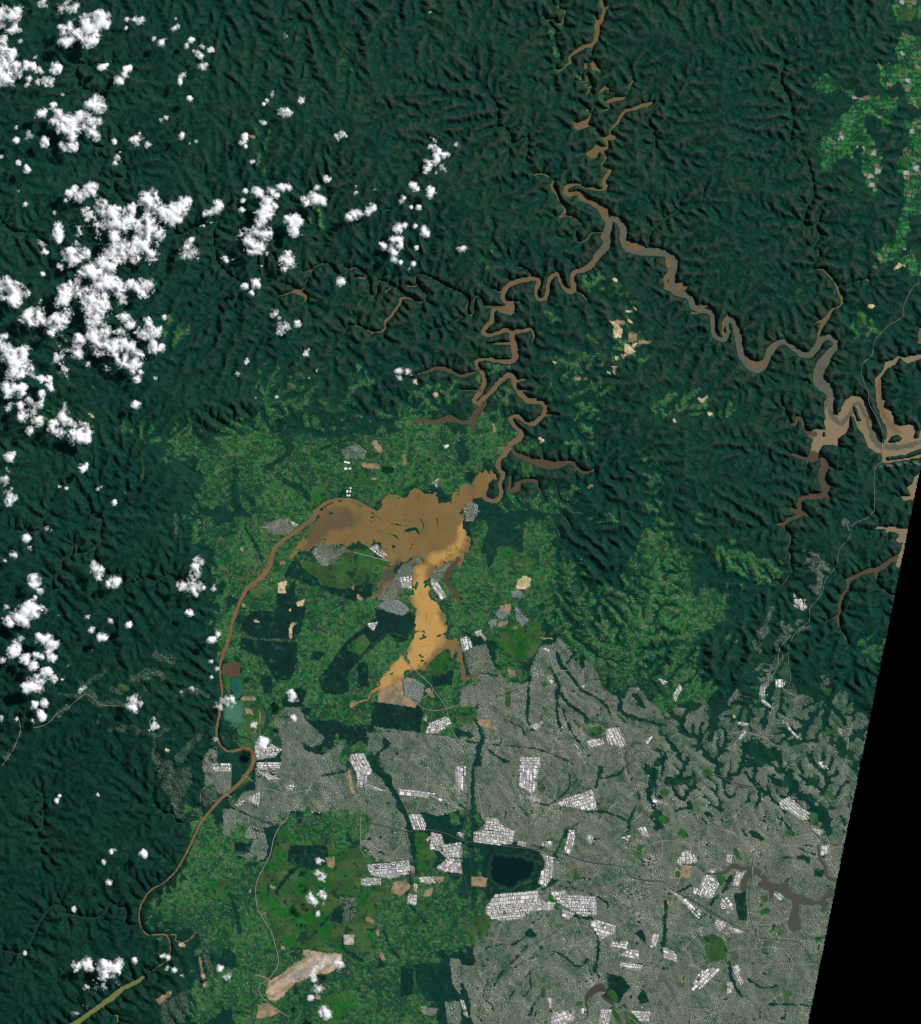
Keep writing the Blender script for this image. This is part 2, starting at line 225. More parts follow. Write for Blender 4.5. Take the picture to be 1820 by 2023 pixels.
# LAND COVER painted in order: class tile s|p points.  r rural  h rural on ridges only  g pasture  u suburb  v loose hill suburb
# i industrial  s bare earth  y yellow sand  w woodland reserve  f forest gully  k blue grey new estate  q quarry rock
LAND = """
r 30 p 1620,-160 1960,-160 1960,120 1760,165 1640,160 1600,90
r 30 p 1640,250 1960,240 1960,900 1700,850 1640,650 1560,760 1480,680 1510,520 1620,500 1610,380
r 30 p 1010,600 1080,580 1130,660 1280,700 1340,760 1420,740 1500,720 1640,760 1640,840 1580,900 1600,1000 1520,1010 1460,900 1380,960 1360,1060 1270,1220 1180,1280 1120,1360 1060,1400 1000,1330 1000,1160 1060,1060 1130,980 1240,870 1280,800 1200,740 1120,720 1060,740 990,750 950,660
r 30 p 1370,1080 1430,1180 1490,1220 1490,1330 1460,1500 1420,1560 1390,1500 1350,1350 1340,1250 1380,1200
r 30 p 1680,930 1960,880 1960,1600 1740,1720 1700,1640 1680,1400 1660,1300 1690,1100
r 30 p 1210,1430 1260,1440 1290,1530 1220,1540
g 30 p 1630,60 1780,70 1760,160 1640,160
g 30 p 1640,510 1700,510 1690,590 1640,580
g 30 p 1510,900 1560,920 1600,1000 1520,1010
g 30 p 1380,1090 1430,1180 1410,1230 1370,1190
g 30 p 1670,1230 1740,1230 1740,1330 1660,1320
f 30 p 1380,900 1450,920 1470,1060 1400,1060 1370,980
r 30 s 1700,1680,50 1690,1780,60 1640,1900,50 1560,2000,80
h 20 s 700,240,40 740,330,40 780,450,40
h 20 s 930,600,50 1000,670,40
r 00 s 1960,1940,10 1970,1960,10
s 00 s 1965,1075,12 2000,1080,30
y 10 s 225,1135,24 245,1140,20
h 10 p 880,480 980,500 1000,540 870,530
h 10 p 600,1700 720,1600 780,1700 740,1860 620,1760
h 10 p 200,1000 300,1050 270,1400 330,1420 230,1440
h 01 p 160,620 240,640 250,760 180,780
h 01 p 350,1100 440,1140 430,1270 340,1270
h 01 p 600,1220 720,1260 780,1360 680,1320
h 01 p 1280,480 1500,520 1490,610 1400,650 1320,610
h 01 p 860,1350 1210,1370 1200,1480 1080,1480 1060,1410 880,1420
g 01 s 1120,1600,14 1130,1700,20 1115,1770,14
g 01 s 820,900,10 850,950,20
y 01 s 710,1250,22 735,1265,22
r 01 p 1350,1310 1500,1320 1540,1400 1819,1330 1900,1300 1900,2030 1470,2030 1500,1850 1500,1650 1350,1630 1340,1450
h 11 p 200,850 330,880 500,900 560,1000 700,1000 680,1120 1000,1000 1060,920 1100,1000 1000,1080 1050,1200 1300,1180 1500,1060 1819,950 1819,1180 1500,1160 1440,1290 1200,1330 800,1330 500,1330 200,1280 180,1100
r 11 p 0,1380 200,1250 500,1290 800,1340 1000,1330 1200,1330 1440,1290 1819,1330 1850,1850 1550,1850 1250,1900 1130,1990 900,1900 700,1990 560,2060 0,2060
f 11 s 500,1250,50 650,1230,60 800,1270,70 960,1240,50
f 11 s 420,1320,40 330,1390,30 620,1380,60 800,1410,70 960,1390,40
f 11 s 420,1440,60 470,1530,50 400,1610,50 280,1680,40
f 11 s 680,1540,24 800,1490,24 950,1450,20
f 11 s 430,1780,40 560,1840,50 620,1930,30
f 11 s 100,1850,30 180,1960,40
g 11 p 650,1820 740,1810 800,1900 700,1990 640,1920
g 11 p 900,1720 1180,1720 1150,1820 960,1800
g 11 p 560,1750 640,1780 620,1700
w 11 p 1210,1660 1290,1670 1280,1720 1200,1700
u 11 p 880,1530 1000,1480 1080,1540 1050,1600 900,1600
s 11 s 1140,1470,40 1180,1530,50
s 11 s 1060,1650,40 1160,1660,40
y 11 p 1435,965 1470,980 1475,1010 1440,1010
y 11 p 1600,1080 1640,1080 1640,1110 1605,1110
s 11 s 1120,1755,12 1165,1755,12
s 11 s 1375,1580,24 1380,1640,26
h 21 p 800,780 1000,720 1300,700 1200,850 1000,900 1130,1050 980,1150 1000,1400 1000,1550 880,1500 850,1350 900,1200 820,1080 680,1080 850,900
h 21 p 1180,180 1350,230 1370,400 1290,480 1220,320
r 21 p 1030,200 1120,210 1100,250 1050,260
r 21 p 1290,220 1350,230 1350,320 1290,300
r 21 p 0,1250 260,1200 400,1400 330,1600 180,1700 0,1780
h 21 p 1450,1530 1600,1600 1600,1750 1540,1860 1620,1900 1500,2023 1420,1850 1460,1650
h 21 p 430,1480 560,1450 620,1550 450,1560
g 21 s 420,1680,16 450,1620,24
g 21 p 480,1640 560,1640 590,1740 500,1760
h 21 p 1550,1080 1750,1100 1690,1200 1570,1220
h 21 p 150,2060 350,1800 450,1900 700,1800 900,1800 1000,2060
h 21 p 130,900 200,900 240,840 420,850 380,880 230,900 160,960
h 21 p 230,1040 330,1000 380,1060 400,1150 300,1180
h 21 p 680,440 760,520 740,680 800,700 700,700
g 21 s 1000,620,16 1040,660,24 1090,690,16
u 21 p 20,1990 70,1930 130,1960 140,2023 100,2100 40,2090
w 21 p 40,1710 100,1700 100,1760 40,1770
r 21 s 160,170,30 205,50,40
r 21 p 1240,480 1460,560 1480,760 1400,760 1230,660
y 21 p 1180,515 1230,520 1250,560 1275,580 1270,640 1215,640 1205,590 1215,560
y 21 p 1310,495 1360,515 1355,535 1330,525
y 21 p 1305,430 1365,420 1365,445 1315,445
y 21 p 1365,400 1395,415 1385,428
y 21 p 1295,690 1325,690 1380,750 1340,775 1295,755
y 21 p 1350,690 1395,690 1370,735
y 21 p 1275,780 1310,775 1290,808
y 21 p 1190,870 1235,870 1215,930 1195,895
y 21 s 1225,800,20 1235,815,16
y 21 s 1165,918,14 1175,920,14
s 21 p 1320,600 1390,600 1390,670 1330,680
s 21 s 1420,680,30 1490,680,24
s 21 s 1230,520,30 1290,525,30
y 21 p 618,1430 665,1445 650,1475 630,1480
y 21 s 1215,185,18 1230,195,18
s 21 s 260,1330,20 270,1380,24
s 21 s 915,968,30 945,968,24
y 21 s 735,830,14 750,840,12
s 21 s 1015,1825,24 1035,1815,16
y 21 s 1685,1300,20 1695,1310,18
h 31 p 1320,430 1400,440 1440,600 1310,650 1260,580
g 31 p 1320,440 1390,450 1380,560 1320,560
r 31 p 1540,0 1960,0 1960,110 1820,110 1720,40
g 31 p 820,280 850,255 900,260 840,310
h 31 s 70,1090,60 60,1200,60 150,1240,60 320,1220,50
y 31 p 1640,50 1690,75 1610,105
y 31 s 1415,390,26 1435,395,26
y 31 s 70,1130,22 90,1140,26 130,1110,14
y 31 s 140,1245,24 165,1245,20
v 31 s 1500,1660,24 1600,1645,26 1700,1630,22 1819,1640,24 1880,1640,24
v 31 s 1500,1480,16 1540,1440,16 1550,1340,14
v 31 s 1200,2100,40 1235,2110,40 1250,2160,16
r 02 p 1470,0 1900,0 1900,480 1700,500 1640,320 1500,230 1480,100
r 02 p 1680,680 1819,640 1819,950 1760,940 1720,850 1660,820
v 02 s 1385,0,40 1390,120,20 1395,240,16
v 02 s 470,1430,20 600,1450,50 690,1430,70 780,1510,60 880,1500,60 990,1530,40
v 02 s 640,1340,40 720,1330,40 830,1260,40
v 02 s 890,1400,50 960,1420,40
v 02 s 1050,1320,50 1140,1290,80 1240,1260,60 1280,1310,60
v 02 s 1240,1130,70 1370,1170,60
v 02 s 1150,1390,40 1260,1430,40
v 02 s 1380,1480,40 1450,1430,40 1540,1410,40 1650,1450,30
v 02 s 790,1600,30 770,1660,20
v 02 s 870,1720,30 960,1710,50 1050,1700,40 1110,1740,30 1220,1760,30 1330,1720,30
v 02 s 1220,1760,30 1220,1860,40 1240,1960,70 1330,2000,80
v 02 s 1430,1940,90 1500,1840,60 1590,1760,40
u 02 s 1690,1880,60 1660,1960,110 1660,2020,120
v 02 s 50,1930,60 110,1860,30 160,1730,30
v 02 s 460,1590,50 540,1540,40
g 02 s 960,1380,50 1000,1390,50
y 02 s 1310,1875,24 1325,1880,22
g 02 p 1760,1300 1819,1290 1819,1480 1775,1480
r 12 p 0,-10 700,-10 640,60 410,230 330,350 200,530 80,680 0,700
r 12 p 0,960 80,700 200,560 320,420 480,330 560,290 700,250 1250,380 1230,440 1140,660 1200,640 1310,500 1530,340 1640,410 1819,390 1900,400 1900,1900 1819,1900 1500,1900 1000,1950 300,1950 100,1800 100,1500 80,1150 0,1100
r 12 p 320,430 420,240 560,125 650,60 600,190 545,290 480,345 380,420
r 22 p 20,0 260,0 230,120 180,280 170,450 20,430 90,250 90,150
w 12 p 500,400 545,390 570,430 620,480 660,500 700,530 700,570 640,570 560,540 440,500
w 12 p 370,640 440,640 500,560 500,680 580,760 550,860 540,920 500,980 210,970 110,910 190,780 350,780 370,730
w 12 p 110,1010 330,1030 510,1040 500,1200 460,1300 360,1310 260,1150 110,1080
w 12 p 1160,770 1210,780 1340,820 1450,790 1480,870 1400,930 1390,1000 1320,1010 1240,930 1170,840
w 12 p 920,1030 1060,920 1170,840 1240,960 1050,1130 930,1260 940,1380 890,1410 770,1400 720,1310 800,1200 860,1110
w 12 p 1150,1510 1470,1540 1510,1590 1480,1740 1340,1720 1140,1690
w 12 p 620,1660 840,1660 900,1690 930,1700 1140,1690 1080,1740 1080,1850 1000,1800 930,1850 900,1790 820,1800 810,1870 740,1840 730,1900 590,1880 530,1830 680,1840 730,1780 690,1720
w 12 p 1190,1790 1230,1790 1270,1840 1190,1900
w 12 p 700,570 980,580 1020,560 1110,560 1100,660 980,690 820,640
w 12 p 410,1480 540,1390 590,1420 560,1530 430,1540
w 12 p 1010,1200 1080,1190 1090,1360 1010,1380
w 12 p 560,1550 640,1550 630,1610 560,1590
w 12 p 240,1290 330,1310 320,1420 270,1430
w 12 p 1600,1290 1750,1250 1750,1360 1610,1370
w 12 p 650,1100 740,1110 700,1170 640,1160
g 12 p 545,380 640,400 700,420 880,380 940,300 1080,290 1200,370 1270,380 1240,450 1190,500 1150,560 980,580 900,610 710,580 690,520 620,480 570,430
g 12 p 920,1050 1060,960 1110,1040 1030,1130 930,1090
g 12 p 1560,1170 1700,1080 1750,1150 1700,1280 1620,1300 1530,1250
g 12 p 60,1200 140,1450 240,1520 290,1600 260,1700 160,1740 60,1700 130,1640 110,1480 90,1380
g 12 p 150,600 260,570 300,560 260,640 180,680
g 12 p 330,420 470,330 450,380 350,480
f 12 s 120,130,20 200,260,30 250,380,20
r 12 p 860,1780 920,1790 900,1900 820,1960 870,1870
u 12 p 640,320 720,230 800,250 850,290 920,270 940,310 870,340 830,400 740,430 690,390
u 12 p 270,110 350,60 460,50 540,100 440,180 330,170 240,110
u 12 p 1300,510 1360,410 1530,340 1510,400 1450,440 1440,580 1380,600 1330,650 1270,700 1160,690
k 12 p 1160,740 1230,690 1340,700 1420,770 1360,820 1240,780
u 12 p 1580,500 1640,420 1750,400 1700,470 1640,560
k 12 p 1360,1320 1440,1310 1540,1370 1500,1500 1380,1450
s 12 p 1170,1400 1260,1340 1350,1290 1360,1340 1370,1450 1490,1500 1460,1540 1170,1500
s 12 s 1400,1320,30 1420,1325,30
s 12 s 1560,1410,40 1600,1450,30
y 12 p 385,560 450,545 430,600 440,640 375,640
y 12 p 520,710 590,690 570,740 530,740
y 12 p 180,850 235,860 235,872 190,868
y 12 p 470,890 520,870 500,900 480,1000 465,990
y 12 p 480,750 490,790 460,780
s 12 s 100,1470,30 190,1475,30
s 12 p 110,1540 170,1560 180,1600 120,1590
s 12 s 230,1560,8 235,1650,8 190,1740,8
s 12 p 1000,640 1050,680 1030,700 1005,690
s 12 p 950,590 985,575 975,615
s 12 s 95,290,20 95,300,20
s 12 s 400,400,24 420,395,24
s 12 s 105,735,30 110,740,24
s 12 s 980,1510,40 960,1530,30
u 12 p 340,1660 440,1540 550,1540 590,1640 660,1700 740,1780 720,1830 640,1850 540,1800 590,1880 720,1920 800,1880 880,1800 900,1850 850,1960 940,2060 400,2060 410,1800
u 12 p 1080,1740 1200,1750 1210,1850 1130,1920 1090,1860
u 12 p 1140,1700 1350,1720 1600,1760 1900,1800 1900,2060 1150,2060 1190,1900 1280,1830
i 12 p 1340,520 1430,510 1430,600 1360,590
i 12 p 1590,520 1640,560 1700,660 1660,680 1590,580
i 12 p 1100,290 1160,260 1240,350 1200,360
i 12 p 480,70 540,100 500,110
i 12 p 1080,880 1160,870 1130,940
i 12 p 960,1920 1050,1910 1090,1980 1110,2060 1000,2060 950,1960
i 12 p 1520,1630 1550,1610 1550,1660
i 12 p 1580,1670 1700,1620 1740,1670 1640,1740 1550,1740
i 12 p 200,1850 330,1840 400,1880 340,1930 220,1950
i 12 p -140,1985 -10,1985 -10,2023 -120,2023
i 12 p 220,1980 390,1980 380,2040 220,2040
r 22 p 380,0 720,0 760,120 700,250 600,380 560,500 640,700 700,980 560,1230 540,1340 370,1350 240,1100 100,1000 0,960 0,440 120,470 200,300 360,130
g 22 p 400,880 640,860 640,1000 560,1150 400,1180 330,1060 230,1000
g 22 p 460,380 580,330 600,400 500,460
f 22 p 250,30 370,20 380,120 500,140 490,320 300,300 220,460 180,250
g 22 p 280,280 400,260 470,330 400,380 300,360
f 22 p 640,1010 760,1000 740,1050 650,1060
h 22 p 600,380 700,250 900,350 1000,450 950,560 1100,560 1250,420 1200,380 1280,330 1400,150 1600,60 1700,100 1680,250 1819,300 1900,300 1900,1500 1700,1520 1600,1580 1480,1460 1400,1380 1200,1430 1080,1260 900,1100 780,980 700,980 640,700
h 22 p 950,20 1200,40 1170,120 1000,110
f 22 s 860,160,50 960,250,120 1060,330,120 1150,480,140 1240,560,100
u 22 p 0,1000 60,990 110,1060 200,1040 240,1160 280,1230 370,1350 540,1340 560,1220 600,1120 640,1050 740,1040 780,980 880,1110 900,1180 990,1160 1080,1270 1110,1370 1200,1440 1290,1470 1340,1380 1400,1380 1480,1480 1560,1540 1600,1600 1700,1540 1900,1550 1900,2060 0,2060 0,1700 130,1650 0,1640 0,1400 100,1340 40,1180
r 22 p 380,1230 540,1210 530,1330 420,1330
g 22 p 0,1540 130,1530 130,1640 0,1660
g 22 p 350,1380 400,1400 390,1550 350,1530
f 22 s 700,1230,30 760,1320,30 790,1430,30 870,1530,30 960,1590,26 1000,1660,20
f 22 s 760,1110,20 800,1210,26 880,1300,26 950,1400,24 1080,1470,20 1150,1530,20 1180,1590,14
f 22 s 550,1300,20 535,1450,30 530,1640,24 580,1720,30
f 22 s 760,1400,30 765,1600,26 800,1740,24
f 22 s 810,1560,24 850,1680,24 900,1770,24 960,1860,20
f 22 s 0,1810,10 300,1840,10 600,1870,10 850,1970,12 950,2050,10
f 22 s 1260,1450,30 1270,1560,40 1350,1620,30 1500,1660,24 1600,1680,20
f 22 s 110,2050,60 150,1880,60 170,1750,40 130,1650,30
f 22 s 1550,1990,70 1620,1920,40 1560,1870,20
f 22 s 1780,1580,40 1740,1700,20
f 22 s 1380,1450,40 1450,1540,30 1400,1520,30
f 22 s 960,1150,40 970,1220,30
f 22 s 900,1110,30 840,1190,16
f 22 s 0,1750,90 60,1760,60
f 22 s 220,1880,20 350,1970,30
g 22 p 1000,1700 1110,1690 1140,1740 1040,1770
g 22 p 640,1340 690,1340 690,1380 650,1380
y 22 p 440,540 500,500 560,520 550,580 510,610 440,600
k 22 p 400,620 490,620 480,680 410,670
k 22 p 270,800 330,750 400,790 330,850 300,830
s 22 p 310,740 400,720 390,790 330,780
k 22 p 430,740 490,800 540,850 490,900 440,840
k 22 p 220,870 270,840 290,880 240,920
s 22 s 310,890,30 360,870,30
s 22 s 640,995,14 720,998,14
s 22 s 180,980,30 190,1000,30
s 22 p 140,1640 240,1640 290,1720 140,1680
s 22 s 420,910,20 440,910,20
s 22 p 370,1240 430,1250 440,1290 390,1300
s 22 s 950,1710,30 960,1740,26
i 22 p 1160,1720 1250,1710 1300,1830 1270,1850 1165,1820
i 22 p 900,1830 940,1870 960,1960 990,1980 920,1900
i 22 p 1010,1800 1120,1790 1130,1830 1010,1860
i 22 p 480,1945 620,1945 620,2060 470,2060
i 22 p 0,1000 50,985 100,1060 20,1090
i 22 p 685,1320 730,1330 720,1360
i 22 p 950,1370 1000,1360 970,1390
i 22 p 550,1690 650,1650 650,1670 600,1720
i 22 p 1680,1450 1730,1360 1745,1400 1700,1490
i 22 p 1460,1820 1500,1770 1520,1790 1480,1830
i 22 p 1560,1310 1640,1340 1600,1360
i 22 p 640,1080 680,1060 700,1100
i 22 p 110,950 160,930 170,970 130,980
h 32 p 0,50 80,40 130,200 110,290 0,300
h 32 p 230,260 310,240 350,330 440,460 350,450 250,400
h 32 p 480,340 560,330 690,330 640,480 540,540 490,430
r 32 p 0,300 140,430 200,560 380,620 280,740 420,800 330,980 200,980 160,900 100,950 40,1000 90,1100 180,1200 60,1300 120,1400 60,1450 0,1450
r 32 p 1350,1080 1420,1010 1530,960 1600,900 1560,1140 1400,1200 1330,1180
v 32 p 850,450 920,390 890,300 960,270 1030,300 1010,360 1100,410 1100,460 1040,530 1030,650 980,650 920,590 1000,560 1010,490 930,450
v 32 s 1200,90,40 1240,100,40 1250,160,16
i 32 p 820,640 850,690 900,685 910,750 880,770 820,740
v 32 s 640,760,50 610,850,50 600,920,60 520,1000,70 540,1100,60
v 32 s 720,880,40 780,940,50 700,1000,60 660,1080,40
v 32 s 860,880,60 930,880,50 840,940,40
v 32 s 700,1120,60 680,1200,70
u 32 p 490,1250 560,1190 640,1200 760,1180 780,1340 840,1400 830,1440 910,1440 1000,1500 1030,1440 1110,1500 1180,1400 1250,1420 1230,1540 1280,1510 1350,1540 1400,1640 1500,1640 1400,2060 0,2060 0,1540 160,1510 220,1600 300,1560 290,1490 360,1400 420,1450 540,1480 540,1330
f 32 s 170,1540,90 190,1660,80 140,1800,40
f 32 s 400,1460,30 500,1610,40
f 32 s 1010,1480,30 1000,1600,30
f 32 s 1100,1500,30 1080,1640,30
f 32 s 470,1850,140 560,1920,160 650,1900,100 500,2000,160
f 32 s 800,1820,60 1000,1800,20
f 32 s 1180,1800,80 1200,1900,70
f 32 s 1270,1600,20 1230,1600,20
g 32 p 690,1180 760,1180 760,1220 700,1220
g 32 p 1040,1400 1120,1390 1090,1450 1050,1440
g 32 s 340,1530,30 345,1570,26
g 32 s 485,1380,24 525,1385,20
v 32 p 1020,1290 1100,1270 1100,1400 1020,1390
g 32 p 1060,1720 1130,1710 1130,1760 1070,1770
y 32 s 340,1608,20 344,1615,20
s 32 s 820,1128,8 824,1128,8
i 32 p 670,1320 720,1320 760,1340 720,1380 670,1380
i 32 p 555,1370 590,1380 580,1450 545,1440
i 32 p 560,1480 600,1500 660,1550 620,1540 560,1500
i 32 p 370,1655 460,1670 440,1690 380,1680
i 32 p 760,1640 790,1720 870,1780 840,1790 770,1710
i 32 p 1010,1980 1040,1970 1090,2030 1020,2020
i 32 p 380,1780 430,1720 430,1760 390,1800
u 33 p 0,0 1500,0 1500,2120 0,2120
f 33 s 430,30,30 540,190,36 520,310,26
f 33 s 640,60,40 680,130,60 780,120,70 860,210,80 940,260,60 960,320,50 1020,340,80 1060,430,100 1080,500,80
f 33 s 1000,120,30 1000,60,20
f 33 s 790,30,50 780,110,50
f 33 s 210,60,16 320,130,12 450,160,12
f 33 s 480,510,40 560,560,30
f 33 s 60,600,16 100,520,14
f 33 s 130,365,40 160,370,40
f 33 s 720,410,14 680,500,14
f 33 s 740,710,16 860,710,36 930,730,50
f 33 s 860,640,16 980,690,16
f 33 s 990,830,50 1020,840,40
f 33 s 440,1660,14 530,1720,18 620,1740,20 690,1720,26
f 33 s 300,1540,24 320,1640,30 350,1730,30 400,1800,14
f 33 s 320,860,40 290,900,60
f 33 s 160,1080,30 210,1010,30 300,940,24
f 33 s 560,1870,10 780,1870,16 930,1880,16
f 33 s 1180,380,30 1220,440,30
f 33 s 0,430,16 60,370,16 120,440,12
g 33 p 100,1320 180,1310 260,1360 290,1450 280,1510 150,1540 110,1440
g 33 p 200,860 270,850 280,890 240,940
w 33 p 380,1000 430,980 440,1190 380,1190 340,1000
g 33 p 550,1020 600,990 620,1040 580,1070
g 33 p 540,1140 610,1090 630,1140 560,1170
g 33 s 350,650,34 385,720,34
g 33 s 770,510,50 800,520,50
g 33 s 110,40,50 150,40,50
g 33 s 1080,190,30 1120,240,40
g 33 s 750,1770,36 780,1790,40
g 33 s 20,1420,36 30,1490,36
g 33 s 640,1290,26 660,1240,26
g 33 p 930,360 1000,360 1010,460 950,450
g 33 s 990,1360,36 1060,1330,30
g 33 s 720,1300,40 700,1310,30
i 33 p 60,950 110,860 150,860 210,920 160,1020 70,1010 0,960
i 33 p 0,1090 40,1080 80,1120 60,1190 0,1130
i 33 p 360,830 430,810 420,860 370,930 340,920
i 33 p 245,1050 290,1030 330,1080 300,1110 240,1090
i 33 p 200,1200 280,1230 240,1290 190,1260
i 33 p 300,1250 440,1300 330,1310
i 33 p 720,270 790,240 930,360 930,400 860,400 770,340 710,310
i 33 p 950,470 1040,500 1020,530 960,500
i 33 p 1030,625 1090,620 1080,690 1030,690
i 33 p 30,1640 150,1590 220,1600 80,1740 20,1770 20,1680
i 33 p 330,1570 380,1570 390,1640 420,1680 390,1710 340,1620
i 33 p 290,1690 330,1700 340,1760 290,1780
i 33 p 150,800 200,800 190,830 140,830
i 33 p 0,675 20,680 60,750 0,750
i 33 p 660,990 730,1010 720,1060 660,1010
i 33 p 285,690 330,690 320,750 280,740
r 23 p 0,200 110,230 130,330 200,440 200,500 120,500 120,580 210,640 230,1000 260,1180 200,1330 130,1350 100,1430 0,1400
u 23 p 110,-10 1900,-10 1900,2120 80,2120 60,1780 0,1680 0,1560 120,1560 100,1430 130,1350 210,1330 260,1180 230,1100 300,1000 400,1000 600,960 720,900 620,680 500,620 130,590 130,500 200,440 130,330 110,230
g 23 p 0,1180 250,1160 200,1330 120,1350 90,1430 0,1380
w 23 p 0,1400 60,1450 120,1530 60,1560 0,1540
w 23 p 205,740 260,665 350,640 440,600 480,640 600,680 640,750 620,840 590,900 480,930 420,1000 330,980 260,990 200,880
f 23 s 90,50,60 50,200,50 100,300,30 100,550,30 100,750,30 110,950,40 90,1120,30
f 23 s 1110,0,30 1090,80,26 1070,160,24
f 23 s 1110,90,18 1250,50,18 1280,0,14
f 23 s 860,60,12 850,170,12 700,290,12 600,270,12
f 23 s 1400,200,14 1410,260,20 1370,330,24 1330,430,26 1320,500,20 1240,570,14
f 23 s 1040,330,18 1180,360,18 1300,410,18
f 23 s 1480,0,60 1530,60,80 1500,150,50 1500,260,30 1540,340,30 1500,420,20
f 23 s 1640,100,60 1720,110,60 1819,80,30
f 23 s 1560,380,80 1570,460,80
f 23 s 1819,310,40 1700,340,30
f 23 s 980,400,14 850,500,16 820,560,20
f 23 s 850,1100,16 880,1150,16 940,1180,26 1040,1190,18 1070,1290,20 1090,1400,20 1080,1500,26 1060,1600,26
f 23 s 200,1420,14 300,1400,14 420,1390,14 500,1340,14 550,1300,50
f 23 s 270,1720,14 330,1610,14 440,1500,16 530,1400,12
f 23 s 640,1420,26 600,1480,12 430,1570,12
f 23 s 660,1460,14 740,1450,14 830,1500,18 930,1570,18 1000,1520,26
f 23 s 1620,1060,18 1620,1150,26 1610,1300,44 1590,1450,36
f 23 s 1640,1000,12 1740,970,12 1819,930,16
f 23 s 770,930,12 950,970,12 1140,1050,12 1160,1110,10
f 23 s 550,1950,26 600,1830,16 640,1790,20
f 23 s 20,1720,20 60,1850,20 90,2050,20
f 23 s 380,1820,10 480,1700,10 600,1560,12 740,1470,12
f 23 s 830,500,20 700,800,20 730,900,30
f 23 s 760,890,24 640,970,20
w 23 p 1380,1310 1440,1280 1470,1390 1520,1430 1450,1380
w 23 p 1160,1630 1270,1660 1330,1730 1290,1780 1250,1850 1130,1800 1170,1740
w 23 p 1400,1810 1440,1750 1490,1850 1420,1860
w 23 p 520,1300 560,1270 600,1330 540,1340
g 23 s 1410,630,40 1400,700,50
g 23 s 905,810,40 905,870,40
g 23 s 1600,190,50 1630,190,50
g 23 s 1600,400,60 1620,420,60
g 23 s 1750,510,60 1770,530,60
g 23 s 770,1250,34 795,1250,34
g 23 s 400,960,20 460,920,22 560,895,16
g 23 s 650,1740,36 650,1800,40
g 23 s 810,590,30 800,640,24
g 23 s 560,615,24 680,640,20
g 23 s 715,1000,40 720,1050,36 770,1085,30
g 23 s 1000,340,24 970,335,20
g 23 p 1290,1920 1400,1960 1440,2060 1310,2060
g 23 s 1250,1360,26 1240,1355,26
g 23 s 1190,1780,60 1220,1820,60
g 23 s 1190,1900,30 1260,2000,40
i 23 p 205,400 280,410 330,470 410,500 390,590 280,600 120,580 120,500 200,500
i 23 p 300,1010 590,985 610,1050 715,1070 700,1120 550,1130 480,1180 340,1200 260,1180 230,1130 230,1100
i 23 p 730,985 830,980 850,1010 1050,1020 1060,1150 960,1160 860,1110 760,1050
i 23 p 810,1120 900,1150 850,1200 810,1180
i 23 p 830,250 1030,185 1070,330 1010,330 940,320 780,290
i 23 p 480,0 610,0 600,140 560,200 520,160 470,140
i 23 p 510,220 590,230 620,270 530,250
i 23 p 820,660 860,500 900,500 900,600 860,670
i 23 p 650,700 730,720 720,860 660,930 620,900 640,830 680,770
i 23 p 1040,1220 1080,1210 1220,1250 1210,1300 1110,1350 1060,1270
i 23 p 1200,1380 1320,1370 1310,1430 1190,1410
i 23 p 1260,1480 1330,1440 1400,1440 1400,1510
i 23 p 1270,1540 1430,1560 1410,1600 1270,1580
i 23 p 1500,1400 1520,1320 1570,1310 1560,1370 1520,1420
i 23 p 1600,1430 1640,1430 1700,1470 1700,1530 1610,1500
i 23 p 1710,750 1770,660 1819,660 1819,780 1750,770
i 23 p 1620,950 1700,980 1819,1060 1819,1130 1700,1010
i 23 p 0,0 50,0 20,150 30,190 0,200
i 23 p 0,510 25,520 20,550 0,550
i 23 p 690,1820 720,1820 730,1880 700,1900
i 23 p 740,1930 900,1920 880,2000 720,2060
i 23 p 1110,1920 1190,1920 1160,2060 1090,2060
i 23 p 1350,1920 1500,1930 1480,2000 1430,2000
i 23 p 1270,550 1350,530 1320,570
i 23 p 1400,480 1460,470 1490,550 1450,540
i 23 p 1510,240 1600,270 1550,300
i 23 p 0,1840 30,1850 60,1970 30,1950
i 23 p 1000,530 1050,540 1030,600 1010,570
i 23 p 640,580 730,580 710,620 640,610
i 23 p 950,1900 990,1910 990,1960 950,1940
i 23 p 450,580 520,590 510,620 450,610
s 23 p 1750,790 1819,780 1819,870 1750,870
s 23 p 80,860 210,870 200,940 90,930
s 23 p 1630,1060 1690,1050 1680,1090 1640,1090
r 13 p 0,180 90,200 40,300 0,300
g 13 p 100,60 170,60 150,110 60,170 20,180
u 13 p 200,0 960,0 980,60 1130,0 1200,60 1260,180 1340,300 1400,430 1440,740 1080,740 1020,650 1030,400 870,410 770,410 720,350 470,340 440,420 400,450 260,470 300,620 270,720 200,740 70,690 150,660 190,560 0,550 0,300 40,290 90,200 200,170
u 13 p 1200,-10 1900,-10 1900,330 1819,330 1640,380 1540,350 1400,360 1320,200 1230,50
r 13 p -330,330 -180,430 0,560 190,560 150,660 70,690 200,740 300,700 440,420 720,350 1030,400 1020,650 1090,760 1500,760 1900,800 1900,1500 1700,1520 1600,1900 1700,2120 200,2120 0,1900 -200,2120 -320,2120 -300,1400 -550,1330 -640,1150 -500,1000 -300,900 -260,600
g 13 p 380,480 1000,450 1020,650 1090,760 1030,900 1380,1000 1500,1000 1590,1000 1500,1150 1400,1280 1300,1330 1180,1300 1100,1450 880,1460 580,1430 380,1400 300,1200 220,1050 220,900 330,700
g 13 p 1450,500 1560,520 1600,640 1640,700 1570,830 1480,830 1460,700
r 13 p 480,480 900,430 1000,460 900,560 520,580
v 13 p 860,1010 990,1040 1000,1180 900,1240 880,1120
r 13 p 1180,1060 1560,1000 1480,1150 1400,1280 1250,1300
r 13 p -630,1080 -400,990 -330,1250 -560,1290
r 13 p 0,700 220,720 180,900 200,1100 0,1150
g 13 p -180,900 0,880 0,1050 -180,1020
